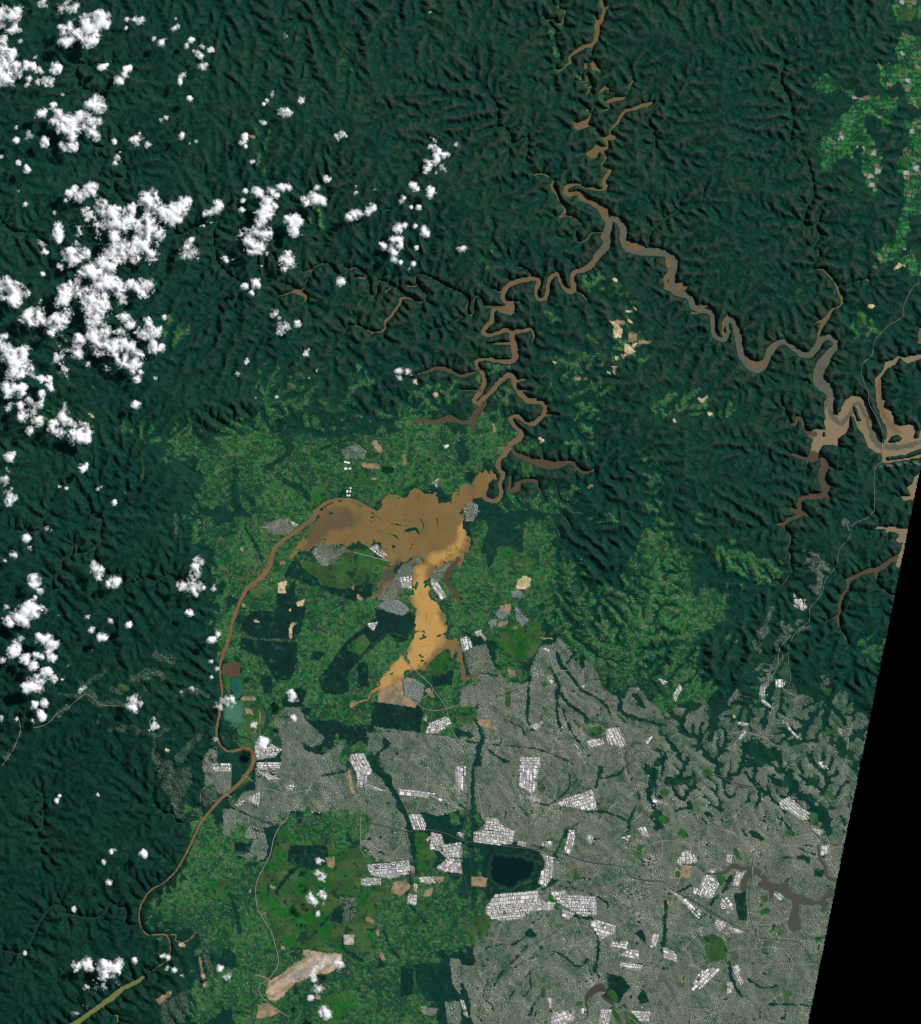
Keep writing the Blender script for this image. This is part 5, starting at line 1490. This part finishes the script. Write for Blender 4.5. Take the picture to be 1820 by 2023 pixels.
# ================================================================= buildings
def boxes(cx, cy, hx, hy, ang, z, hz, colr):
    """bottomless boxes for many small buildings, as one vertex/face list"""
    n = len(cx); ca, sa = np.cos(ang), np.sin(ang); V = np.zeros((n, 8, 3)); k = 0
    for dz in (0, 1):
        for sx, sy in ((-1, -1), (1, -1), (1, 1), (-1, 1)):
            V[:, k, 0] = cx + sx * hx * ca - sy * hy * sa; V[:, k, 1] = cy + sx * hx * sa + sy * hy * ca; V[:, k, 2] = z - .3 + dz * (hz + .3); k += 1
    V[..., 0] -= 1000; V[..., 1] = 1111.5 - V[..., 1]
    f = np.array([[7, 6, 5, 4], [0, 4, 5, 1], [1, 5, 6, 2], [2, 6, 7, 3], [3, 7, 4, 0]])
    F = (f[None] + 8 * np.arange(n)[:, None, None]).reshape(-1, 4)
    return V.reshape(-1, 3), F, np.repeat(colr, 8, 0)
PALU = np.array([[.160, .184, .150], [.130, .156, .126], [.198, .206, .173], [.160, .146, .118], [.102, .142, .110], [.275, .276, .242], [.045, .100, .062], [.48, .475, .45], [.195, .160, .126]])
PROB = np.cumsum([.22, .22, .14, .12, .14, .05, .09, .008])
def district_blocks():
    out = []
    step = 58
    dx_, dy_ = np.meshgrid(np.arange(-20, 2060, step), np.arange(900, 2290, step))
    dcx = dx_ + RNG.uniform(-24, 24, dx_.shape); dcy = dy_ + RNG.uniform(-26, 26, dx_.shape)
    DX, DY = dcx.ravel(), dcy.ravel(); DSEED.extend(zip(DX, DY))
    for k in range(len(DX)):
        a = RNG.choice([.05, .2, .35, -.1, -.3, .6, .78]) + RNG.uniform(-.06, .06)
        pu, pv = RNG.uniform(4.3, 6.0), RNG.uniform(2.5, 3.1)
        u, v = np.meshgrid(np.arange(-80, 80, pu), np.arange(-80, 80, pv)); u = u + (np.arange(u.shape[0])[:, None] % 2) * pu * .37
        x = DX[k] + u * math.cos(a) - v * math.sin(a); y = DY[k] + u * math.sin(a) + v * math.cos(a)
        x, y = x.ravel() + RNG.normal(0, 1.05, x.size), y.ravel() + RNG.normal(0, .8, x.size)
        d0 = np.hypot(x - DX[k], y - DY[k]); near = np.argsort(np.hypot(DX - DX[k], DY - DY[k]))[1:12]
        m = np.ones(len(x), bool)
        gap = RNG.choice([.2, .5, 1.3, 2.2]); leafy = RNG.choice([.96, .94, .9, .8, .66])
        for q in near: m &= d0 <= np.hypot(x - DX[q], y - DY[q]) - gap
        x, y = x[m], y[m]
        c, s_ = at_cls(x, y); den = np.where(c == 10, np.where(x < 480, .24, .70), np.where(c == 8, 1, leafy))
        m = np.isin(c, (3, 8, 10)) & (s_ > 2.5) & (x < EDGE(y) - 3) & (RNG.random(len(x)) < den) & (y < 2262)
        x, y, c = x[m], y[m], c[m]
        out.append(np.stack([x, y, a + RNG.uniform(-.12, .12, len(x)), np.full(len(x), pu), np.full(len(x), pv), c, np.full(len(x), RNG.uniform(.72, 1.34)), np.full(len(x), RNG.uniform(-1, 1))], 1))
    return np.concatenate(out)
DSEED = []
B = district_blocks(); nB = len(B); print("blocks", nB)
bx, by, ba, bu, bv, bc, bt, bh = B.T
hx = (bu / 2 - .30) * RNG.uniform(.8, 1.1, nB) * np.where(bc == 10, RNG.uniform(.35, .9, nB), RNG.uniform(.7, 1.0, nB)); hy = (bv / 2 - .26) * np.where(bc == 10, .8, RNG.uniform(.75, 1.0, nB))
pk = np.searchsorted(PROB, RNG.random(nB)); BC = PALU[pk]
green = sstep(1900, 1550, by) * sstep(1300, 1550, bx); warm = fbm(bx, by, 120, 151, 3)
BC = (.62 * BC + .38 * A3(.150, .170, .138)) * (.86 + .28 * RNG.random((nB, 1)))
zone = fbm(bx, by, 34, 411, 3) + .6 * fbm(bx, by, 90, 421, 2)
BC = mix(BC, BC * A3(.58, .74, .64), sstep(.02, .42, zone)); BC = mix(BC, BC * A3(1.30, 1.24, 1.18), sstep(-.10, -.55, zone))
BC = BC * bt[:, None] * mix(A3(1.05, 1, .97), A3(.97, 1, 1.02), (bh + 1) / 2)
BC = BC * mix(A3(1.04, .99, .95), A3(.92, 1.02, 1.02), sstep(-.4, .4, warm))
BC = mix(BC * A3(1.09, 1.03, .95), BC * A3(.62, .76, .68), green)
COMM = [T(t_, x_, y_) + (r_ * TS,) for t_, x_, y_, r_ in (("23", 865, 1675, 40), ("23", 1040, 1690, 50), ("23", 1100, 1660, 45), ("23", 1040, 1390, 45), ("23", 1490, 740, 60), ("23", 1320, 600, 60), ("23", 1420, 560, 50),
        ("33", 410, 230, 30), ("33", 420, 445, 34), ("33", 500, 640, 32), ("33", 530, 690, 30), ("33", 820, 770, 34), ("33", 650, 1435, 46), ("33", 540, 1390, 36), ("33", 700, 1360, 24), ("33", 800, 1375, 24),
        ("33", 890, 1420, 24), ("33", 60, 1300, 60), ("33", 50, 380, 24), ("33", 130, 290, 26), ("33", 660, 1840, 34), ("33", 400, 1860, 40), ("33", 250, 1320, 60), ("32", 560, 1430, 50), ("32", 620, 1530, 50), ("32", 740, 1630, 40), ("32", 850, 1780, 34),
        ("32", 1190, 1730, 30), ("32", 330, 1850, 40), ("13", 330, 60, 60), ("13", 480, 150, 50), ("13", 1100, 140, 40), ("13", 1460, 200, 60), ("23", 580, 250, 50), ("23", 1030, 570, 40), ("22", 600, 1270, 50), ("22", 1470, 1800, 40), ("22", 700, 1300, 30))]
for x_, y_, r_ in COMM:
    k_ = sstep(1.25 * r_, .5 * r_, np.hypot(bx - x_, by - y_)) * (RNG.random(nB) < .75)
    BC = mix(BC, np.maximum(BC * 1.5, A3(.34, .325, .29) * (.6 + .8 * RNG.random((nB, 1)))), k_)
BC = np.where((bc == 8)[:, None], A3(.185, .212, .195) * (.7 + .6 * RNG.random((nB, 1))), BC)
V, F, C = boxes(bx, by, hx, hy, ba, zat(bx, by), RNG.uniform(.05, .13, nB), BC)
put("suburban_houses", mesh_from("suburban_houses", V, F, M_HOUSE, C), "fine grey blocks of suburban roofs filling the city", "houses", None, "stuff")
SV, SF = [], []
for i_, (x1, y1) in enumerate(DSEED):                     # main streets from each quarter to its neighbours
    for q in sorted(range(len(DSEED)), key=lambda k: (DSEED[k][0] - x1) ** 2 + (DSEED[k][1] - y1) ** 2)[1:4]:
        x2, y2 = DSEED[q]
        if q < i_ and i_ in sorted(range(len(DSEED)), key=lambda k: (DSEED[k][0] - x2) ** 2 + (DSEED[k][1] - y2) ** 2)[1:4]: continue
        t = np.linspace(-.15, 1.15, 60); off = RNG.uniform(-5, 5); L_ = math.hypot(x2 - x1, y2 - y1) + 1e-6; nx_, ny_ = -(y2 - y1) / L_, (x2 - x1) / L_
        x = x1 + (x2 - x1) * t + nx_ * off * np.sin(math.pi * t); y = y1 + (y2 - y1) * t + ny_ * off * np.sin(math.pi * t); c, s_ = at_cls(x, y)
        ok = np.isin(c, (3, 4, 8)) & (s_ > 2) & (x < EDGE(y) - 3); z = zat(x, y) + .26; hw_ = RNG.choice([.28, .36, .5])
        for k in range(59):
            if ok[k] and ok[k + 1]:
                n0 = len(SV); SV += [(x[k] + s * nx_ * hw_ - 1000, 1111.5 - y[k] - s * ny_ * hw_, z[k]) for s in (-1, 1)] + [(x[k + 1] + s * nx_ * hw_ - 1000, 1111.5 - y[k + 1] - s * ny_ * hw_, z[k + 1]) for s in (1, -1)]
                SF.append((n0, n0 + 1, n0 + 2, n0 + 3))
put("streets", mesh_from("streets", SV, SF, plain_mat("street", (.26, .26, .235), vary=.35, scale=.3)), "faint pale main streets linking the suburbs", "streets", None, "structure")
# farm houses and sheds scattered over the small holdings
fx_ = RNG.uniform(0, 2000, 120000); fy_ = RNG.uniform(0, 2223, 120000); c, s_ = at_cls(fx_, fy_)
m = (c == 1) & (s_ > 2) & (1.3 * fbm(fx_, fy_, 16, 171, 4) + .35 * (RNG.random(120000) - .5) > .02) & (fx_ < EDGE(fy_) - 4) & (zat(fx_, fy_) > .2)
fx_, fy_ = fx_[m][:17000], fy_[m][:17000]; n = len(fx_)
ha, hw, hd = RNG.uniform(-.2, .5, n), RNG.uniform(.30, .80, n), RNG.uniform(.25, .5, n); V = np.zeros((n, 5, 3)); zz = zat(fx_, fy_)
for k, (sx, sy) in enumerate(((-1, -1), (1, -1), (1, 1), (-1, 1), (0, 0))):                     # hipped roofs, eaves just above the ground
    V[:, k, 0] = fx_ + sx * hw * np.cos(ha) - sy * hd * np.sin(ha) - 1000; V[:, k, 1] = 1111.5 - fy_ - sx * hw * np.sin(ha) - sy * hd * np.cos(ha); V[:, k, 2] = zz + (.34 if k == 4 else .12)
F = (np.array([[0, 4, 1], [1, 4, 2], [2, 4, 3], [3, 4, 0]])[None] + 5 * np.arange(n)[:, None, None]).reshape(-1, 3)
C = np.repeat(A3(.50, .54, .52) * RNG.uniform(.20, 1.0, (n, 1)) ** 1.3, 5, 0)
put("farm_houses", mesh_from("farm_houses", V.reshape(-1, 3), F, M_HOUSE, C), "tiny pale houses and sheds dotted over the green holdings", "houses", None, "stuff")
# ---- warehouses
def roof_mesh(name, bays, mats):
    """long shed: walls, parapet and a row of low gables, unit footprint"""
    V = []; F = []; MI = []
    def q(*v): F.append([len(V) + i for i in range(4)]); V.extend(v)
    for a, b in (((-.5, -.5), (.5, -.5)), ((.5, -.5), (.5, .5)), ((.5, .5), (-.5, .5)), ((-.5, .5), (-.5, -.5))):
        q((*a, -.3), (*b, -.3), (*b, .42), (*a, .42)); MI.append(1)
    for k in range(bays):
        y0 = -.48 + .96 * k / bays; y1 = -.48 + .96 * (k + 1) / bays; ym = (y0 + y1) / 2
        q((-.49, y0, .36), (.49, y0, .36), (.49, ym, .50), (-.49, ym, .50)); MI.append(0)
        q((-.49, ym, .50), (.49, ym, .50), (.49, y1, .36), (-.49, y1, .36)); MI.append(0)
        q((-.49, y0, .36), (-.49, ym, .50), (-.49, y1, .36), (-.49, y1, .30)); MI.append(1)
        q((.49, y0, .36), (.49, y1, .30), (.49, y1, .36), (.49, ym, .50)); MI.append(1)
    q((-.5, -.5, .40), (.5, -.5, .40), (.5, -.485, .40), (-.5, -.485, .40)); MI.append(1)
    me = mesh_from(name, V, F, mats[0]); me.materials.append(mats[1]); me.polygons.foreach_set("material_index", MI); me["tris"] = len(F) * 2
    return me
M_WALL = plain_mat("shed wall", (.36, .36, .35))
ROOFC = [("white metal roof", (.74, .73, .71)), ("cream metal roof", (.58, .55, .49)), ("grey metal roof", (.33, .34, .34)), ("pale grey roof", (.52, .52, .51)), ("tan roof", (.42, .36, .29))]
RM = [plain_mat(n_, c_, .6, .3, .10, .8) for n_, c_ in ROOFC]
SHED = [[roof_mesh("warehouse", b_, (m_, M_WALL)) for b_ in (2, 3, 4)] for m_ in RM]
sheds = []
def inpoly(x, y, P):
    r = False
    for (x1, y1), (x2, y2) in zip(P, P[1:] + P[:1]):
        if (y1 > y) != (y2 > y) and x < (x2 - x1) * (y - y1) / (y2 - y1) + x1: r = not r
    return r
for e, P in enumerate(ESTATES):
    L = [(math.hypot(b[0] - a[0], b[1] - a[1]), math.atan2(b[1] - a[1], b[0] - a[0])) for a, b in zip(P, P[1:] + P[:1])]
    a = max(L)[1]; ca, sa = math.cos(a), math.sin(a); cx = sum(p[0] for p in P) / len(P); cy = sum(p[1] for p in P) / len(P)
    rot = lambda x, y: ((x - cx) * ca + (y - cy) * sa, -(x - cx) * sa + (y - cy) * ca)
    Q = [rot(*p) for p in P]; u0, u1 = min(q[0] for q in Q), max(q[0] for q in Q); v0, v1 = min(q[1] for q in Q), max(q[1] for q in Q)
    v = v0 + .4; row = 0; big = 1.0 if cx > 760 else .8
    tone = random.choice([0, 0, 0, 1, 1, 3])
    while v < v1 - 1.5:
        dv = random.choice([2.6, 3.2, 4.0, 5.0, 6.5, 8.0]) * big * random.uniform(.9, 1.1); u = u0 + random.uniform(.2, 1.2)
        while u < u1 - 1.5:
            du = random.choice([2.4, 3.2, 4.2, 5.5, 7.5, 10.0]) * big * random.uniform(.85, 1.15)
            ok = [inpoly(u + du * fa, v + dv * fb, Q) for fa in (.08, .5, .92) for fb in (.08, .5, .92)]
            if sum(ok) >= 7:
                mu, mv = u + du / 2, v + dv / 2; x = cx + mu * ca - mv * sa; y = cy + mu * sa + mv * ca
                if x < EDGE(y) - 5 and at_cls([x], [y])[1][0] > 2 and random.random() > .13 and -4 < y < 2228:
                    kr = tone if random.random() < .42 else random.choice([0, 1, 2, 2, 3, 3, 4])
                    sheds.append((du * dv, x, y, -a, du * random.uniform(.80, .95), dv * random.uniform(.78, .94), random.uniform(.45, .85), kr, random.randrange(3), e, cx, cy))
                u += du + .15
            else: u += .8
        v += dv + (.2 if row % 2 else 1.1); row += 1
sheds.sort(key=lambda s: -s[0]); print("sheds", len(sheds))
ELAB = {}
for s in sheds:
    if s[9] not in ELAB: ELAB[s[9]] = whereis(s[10], s[11])
for k, (A_, x, y, rz, du, dv, hz, kr, kb, e, cx, cy) in enumerate(sheds[:330]):
    tone = ["white", "cream", "grey", "pale grey", "tan"][kr]
    lab = ("%s roofed warehouse in the estate %s" if len(ELAB[e].split()) < 8 else "%s warehouse in estate %s") % (tone, ELAB[e])
    o = put("warehouse", SHED[kr][kb], lab, "warehouse", tone + " warehouses of the estate " + ELAB[e]); zz = float(np.max(zat([x, x + du / 2, x - du / 2], [y, y + dv / 2, y - dv / 2])))
    o.location = W3(x, y, zz); o.rotation_euler = (0, 0, rz); o.scale = (du, dv, hz)
rest = sheds[330:]
if rest:
    Rr = np.array([s[:12] for s in rest], float)
    V, F, C = boxes(Rr[:, 1], Rr[:, 2], Rr[:, 4] / 2, Rr[:, 5] / 2, -Rr[:, 3], zat(Rr[:, 1], Rr[:, 2]), Rr[:, 6] * .42, np.array([ROOFC[int(k)][1] for k in Rr[:, 7]]))
    put("small_warehouses", mesh_from("small_warehouses", V, F, M_HOUSE, C), "smaller pale roofed sheds packed between the large warehouses", "warehouses", None, "stuff")
# ---- long white farm sheds by the northern bank
for k, (tx, ty, w_, h_, rz) in enumerate([(922, 1629, 48, 14, -.22), (912, 1678, 24, 18, 0), (945, 1678, 20, 14, 0), (925, 1858, 14, 20, 0), (948, 1858, 12, 16, 0), (925, 1890, 12, 14, 0), (942, 1890, 14, 16, 0), (950, 1832, 14, 14, .2)]):
    x, y = T('11', tx, ty); o = put("farm_shed", SHED[0][1], "long white farm shed standing alone on the green holdings" if k == 0 else ("white farm shed in the cluster north of the curving river" if k > 2 else "pale farm shed below the long white shed"), "shed", None if k == 0 else ("cluster of white farm sheds" if k > 2 else "pair of pale farm sheds"))
    o.location = W3(x, y, float(zat(x, y)) + .1); o.rotation_euler = (0, 0, rz); o.scale = (w_ * TS, h_ * TS, 1)
# ---- tower blocks of the western centre
M_GLASS = plain_mat("dark glass tower", (.05, .07, .09), .2, .5, .2); M_CONC = plain_mat("pale tower", (.42, .41, .39), .7)
for k in range(26):
    tx, ty = 1490 + random.gauss(0, 30), 740 + random.gauss(0, 30); x, y = T('23', tx, ty); hz = random.uniform(1.6, 4.8); w_ = random.uniform(.7, 1.3); d_ = random.uniform(.7, 1.3)
    z0 = float(zat(x, y)); root = put("office_tower", None, "office tower with a stepped roof in the clustered western centre", "tower", "towers of the western centre"); root.location = W3(x, y, z0); root.rotation_euler = (0, 0, random.uniform(-.2, .5))
    z_ = np.zeros(1)
    for nm, sx, za, zb, mt in (("podium", 1.35, 0, .5, M_CONC), ("shaft", 1.0, .5, hz, M_GLASS if k % 2 else M_CONC), ("crown", .6, hz, hz + .35, M_CONC)):
        V, F, _ = boxes(np.array([1000.]), np.array([1111.5]), np.array([w_ * sx]), np.array([d_ * sx]), z_, np.array([za + .3]), np.array([zb - za - .3 + .0]), np.ones((1, 3)))
        V[:, 2] = np.where(V[:, 2] > za + .05, zb, za); put(nm, mesh_from(nm, V, F, mt), parent=root)
# ---- rings: racecourses and the stadium
def ring(name, rx, ry, wd, z0, z1, mat, parent=None, n=40, power=2.6):
    t = np.linspace(0, 2 * math.pi, n, endpoint=False); c, s = np.cos(t), np.sin(t)
    ex = np.sign(c) * np.abs(c) ** (2 / power); ey = np.sign(s) * np.abs(s) ** (2 / power)
    rings = [(rx, ry, z0), (rx, ry, z1), (rx - wd, ry - wd, z1), (rx - wd, ry - wd, z0)]
    V = np.concatenate([np.stack([a * ex, b * ey, np.full(n, z)], 1) for a, b, z in rings]); F = []
    i = np.arange(n); j = (i + 1) % n
    for k in range(3): F.append(np.stack([k * n + i, k * n + j, (k + 1) * n + j, (k + 1) * n + i], 1))
    return put(name, mesh_from(name, V, np.concatenate(F), mat, None, False), parent=parent)
def disc(name, rx, ry, z, mat, parent, n=40, power=2.6):
    t = np.linspace(0, 2 * math.pi, n, endpoint=False); c, s = np.cos(t), np.sin(t)
    V = np.stack([rx * np.sign(c) * np.abs(c) ** (2 / power), ry * np.sign(s) * np.abs(s) ** (2 / power), np.full(n, z)], 1)
    return put(name, mesh_from(name, V, np.arange(n)[None], mat), parent=parent)
M_TURF = plain_mat("track turf", (.16, .19, .07)); M_INF = plain_mat("infield grass", (.022, .085, .03), vary=.4, scale=.5); M_SAND = plain_mat("sand track", (.42, .33, .17)); M_SEAT = plain_mat("stadium roof", (.6, .62, .64))
for tile, tx, ty, rx, ry, rz, mt, lab in (("12", 1155, 450, 34, 30, .35, M_TURF, "oval racecourse beside the airfield and the flooded lowland"), ("23", 1716, 842, 28, 34, 0, M_SAND, "oval racecourse with tan track near the harbour river head"),
        ("23", 938, 1862, 34, 24, .2, M_TURF, "triangular racecourse beside the muddy lake at bottom centre"), ("23", 1762, 1660, 17, 32, -.25, M_SAND, "small yellow racecourse in the southern suburbs"), ("12", 268, 592, 26, 16, -.7, M_TURF, "small oval track on the river flats by the western bend")):
    x, y = T(tile, tx, ty); root = put("racecourse", None, lab, "racecourse"); z = float(np.max(zat(x + np.linspace(-8, 8, 9), y + np.linspace(-8, 8, 9))))
    root.location = W3(x, y, z + .15); root.rotation_euler = (0, 0, rz)
    ring("track", rx * TS, ry * TS, 1.3, -1.2, .12, mt, root); disc("infield", rx * TS - 1.25, ry * TS - 1.25, .05, M_INF, root)
for tx, ty, r_, lab in ((255, 1103, 17, "large round stadium in the white sports precinct by the bay"), (325, 1112, 11, "smaller round arena right of the large stadium"), (290, 1143, 10, "small round arena below the large stadium")):
    x, y = T('33', tx, ty); root = put("stadium", None, lab, "stadium"); root.location = W3(x, y, float(zat(x, y)) + .1)
    ring("roof", r_ * TS, r_ * TS * .85, r_ * TS * .5, 0, 1.0, M_SEAT, root, 32, 2); disc("pitch", r_ * TS * .5, r_ * TS * .4, .12, M_INF, root, 32, 2)
# ---- bridges and the dam
M_DECK = plain_mat("concrete deck", (.40, .40, .37))
def bar(name, p, q, wd, z0, z1, mat, parent=None):
    dx, dy = q[0] - p[0], q[1] - p[1]; L = math.hypot(dx, dy); nx_, ny_ = -dy / L * wd / 2, dx / L * wd / 2
    b = [(p[0] + nx_, p[1] + ny_), (q[0] + nx_, q[1] + ny_), (q[0] - nx_, q[1] - ny_), (p[0] - nx_, p[1] - ny_)]
    V = [W3(x, y, z0) for x, y in b] + [W3(x, y, z1) for x, y in b]
    return put(name, mesh_from(name, V, [[7, 6, 5, 4], [0, 1, 2, 3], [0, 4, 5, 1], [1, 5, 6, 2], [2, 6, 7, 3], [3, 7, 4, 0]], mat), parent=parent)
for tile, p, q, wd, lab, nm in (("31", (1520, 1425), (1507, 1575), 1.1, "grey motorway bridge across the wide estuary", "road_bridge"), ("31", (1531, 1440), (1520, 1590), .7, "thin old road bridge beside the motorway bridge", "road_bridge"),
        ("31", (1790, 1432), (1803, 1535), .8, "thin dark railway bridge at the right end of the estuary", "railway_bridge"), ("33", (490, 782), (487, 850), 1.0, "highway bridge over the harbour river", "road_bridge"),
        ("33", (536, 872), (585, 806), .8, "diagonal bridge right of the highway bridge", "road_bridge"), ("13", (-60, 195), (10, 235), 1.0, "bridge carrying the motorway over the brown western river", "road_bridge"),
        ("13", (95, 55), (180, 105), .9, "bridge over the brown river below the tight bend", "road_bridge")):
    a, b = T(tile, *p), T(tile, *q); root = put(nm, None, lab, "bridge"); bar("deck", a, b, wd, .75, .95, M_DECK, root)
    for k in range(1, 7):
        t = k / 7; c = (a[0] + (b[0] - a[0]) * t, a[1] + (b[1] - a[1]) * t); d = ((b[0] - a[0]) / 60, (b[1] - a[1]) / 60)
        bar("pier", c, (c[0] + d[0], c[1] + d[1]), wd * .8, -2.5, .75, M_DECK, root)
root = put("dam", None, "concrete dam wall at the end of the straight olive green lake", "dam"); a, b = T('03', 1128, 1612), T('03', 1180, 1650)
bar("wall", a, b, 1.4, -3, 1.6, M_DECK, root); bar("spillway", T('03', 1160, 1622), T('03', 1190, 1606), 1.6, -1, .5, plain_mat("wet spillway", (.5, .5, .46)), root)
# ================================================================= clouds: real billows at 1.2 to 2 km, one object each
mc = bpy.data.materials.new("cloud droplets"); mc.use_nodes = True; N, L = mc.node_tree.nodes, mc.node_tree.links; N.clear()
out = N.new("ShaderNodeOutputMaterial"); dif = N.new("ShaderNodeBsdfDiffuse"); trl = N.new("ShaderNodeBsdfTranslucent"); tra = N.new("ShaderNodeBsdfTransparent")
dif.inputs[0].default_value = (.97, .97, .97, 1); trl.inputs[0].default_value = (.97, .97, .97, 1)
mx = N.new("ShaderNodeMixShader"); mx.inputs[0].default_value = .16; L.new(dif.outputs[0], mx.inputs[1]); L.new(trl.outputs[0], mx.inputs[2])
at = N.new("ShaderNodeAttribute"); at.attribute_name = "thickness"; m2 = N.new("ShaderNodeMixShader"); L.new(at.outputs["Fac"], m2.inputs[0])
L.new(tra.outputs[0], m2.inputs[1]); L.new(mx.outputs[0], m2.inputs[2]); L.new(m2.outputs[0], out.inputs["Surface"])
CS = 1.35; CT = 0; SIZEW = {}
def cloud(idx, kind, lobes):
    xs = [l[0] for l in lobes]; ys = [l[1] for l in lobes]; rm = [l[2] for l in lobes]
    x0 = min(x - 1.9 * r for x, r in zip(xs, rm)); x1 = max(x + 1.9 * r for x, r in zip(xs, rm)); y0 = min(y - 1.9 * r for y, r in zip(ys, rm)); y1 = max(y + 1.9 * r for y, r in zip(ys, rm))
    X, Y = np.meshgrid(np.arange(x0, x1, CS), np.arange(y0, y1, CS)); D = np.full(X.shape, -9.0)
    for (x, y, r) in lobes:
        D = np.logaddexp(5 * D, 5 * (1 - (np.hypot(X - x, Y - y) / (1.12 * r)) ** 1.7)) / 5
    area = sum(r * r for r in rm); big = min(1, math.sqrt(area) / 50); th = kind == 't'
    wx = X + 3.5 * fbm(X, Y, 9, 201, 3); wy = Y + 3.5 * fbm(X, Y, 9, 206, 3)
    n = fbm(wx, wy, 20, 211 + 7 * (idx % 5), 6, .72)
    d = (1.10 * D + 3.0 * n * (1 - .38 * np.clip(D, 0, 1)) - .42) if not th else (.75 * D + 2.8 * n - .50)
    d = np.minimum(d, 1.2 * (D + 1.25))
    H_ = (3.5 + 5.5 * big) * (1 if not th else .35)
    bil = 1 - 2 * np.abs(vnoise(wx, wy, 11.0, 221) - .5); b2 = 1 - 2 * np.abs(vnoise(wx, wy, 5.2, 225) - .5)
    dd = np.clip(d, 0, 1.3)
    ds = blur(np.clip(d, 0, 1.3), 2) * (dd > 0) if min(dd.shape) > 6 else dd
    ds = np.minimum(ds, dd * 2.5)
    top = H_ * ds ** .75 * (.86 + .20 * bil)
    base = 47 + 8 * big
    al = np.maximum(sstep(-.05, .95, d), .28 * sstep(-.45, .25, d)) if not th else .62 * sstep(-.05, 1.0, d)
    m = (d > (-.40 if not th else -.04))
    fm = m[:-1, :-1] | m[1:, :-1] | m[:-1, 1:] | m[1:, 1:]
    j, i = np.nonzero(fm)
    if len(j) < 3: return None
    nx = X.shape[1]; q = np.stack([j * nx + i, (j + 1) * nx + i, (j + 1) * nx + i + 1, j * nx + i + 1], 1)
    u, inv = np.unique(q, return_inverse=True); inv = inv.reshape(q.shape)
    px, py = X.ravel()[u], Y.ravel()[u]; k = 1 - base / CAM_H
    zt = base + top.ravel()[u]; zb = base - .25 * top.ravel()[u] - .01
    Vt = np.stack([(px - 1000) * k, (1111.5 - py) * k, zt], 1); Vb = Vt.copy(); Vb[:, 2] = zb
    F = np.concatenate([inv, inv[:, ::-1] + len(u)]); V = np.concatenate([Vt, Vb])
    a = al.ravel()[u]; a = np.concatenate([a, a])
    me = mesh_from("cloud", V, F, mc, None, True)
    t = me.attributes.new("thickness", 'FLOAT', 'POINT'); t.data.foreach_set("value", a.astype(np.float32))
    global CT; CT += len(F) * 2
    cx = sum(x * r * r for x, r in zip(xs, rm)) / area; cy = sum(y * r * r for y, r in zip(ys, rm)) / area
    sz = "thin wispy veil of cloud" if th else ("large billowing white cloud" if area > 900 else ("white lumpy cloud" if area > 170 else "small white cloud puff"))
    lab = sz + " " + whereis(cx, cy)
    return put("cloud", me, lab, "cloud", "scattered morning clouds")
for idx, line in enumerate(CLOUDS.strip().splitlines()):
    tk = line.split(); cloud(idx, tk[1], parse(tk[0], tk[2:]))
print("cloud tris", CT)
# look-alikes that share a label share a group of their own
seen = {}
for o in col.objects:
    if o.parent is None and "label" in o: seen.setdefault(o["label"], []).append(o)
NTH = ["first", "second", "third", "fourth", "fifth", "sixth", "seventh", "eighth"]
def centre(o):
    if o.location.length > 1: return o.location.x, o.location.y
    v = o.data.vertices; k = range(0, len(v), max(1, len(v) // 60)); return sum(v[i].co.x for i in k) / len(k), sum(v[i].co.y for i in k) / len(k)
for lab, os_ in seen.items():
    if len(os_) < 2: continue
    P = [centre(o) for o in os_]; sx = max(p[0] for p in P) - min(p[0] for p in P); sy = max(p[1] for p in P) - min(p[1] for p in P)
    order = sorted(range(len(os_)), key=lambda i: P[i][0] if sx >= sy else -P[i][1])
    w_ = ("leftmost", "rightmost", "left") if sx >= sy else ("topmost", "lowest", "top")
    for r, i in enumerate(order):
        o = os_[i]; o["group"] = lab
        if len(os_) <= 8:
            o["label"] = (w_[0] if r == 0 else w_[1] if r == len(os_) - 1 else NTH[r] + "-from-" + w_[2]) + " " + lab
tri = sum(len(o.data.loops) - 2 * len(o.data.polygons) for o in col.objects if o.type == 'MESH'); print("triangles", tri)
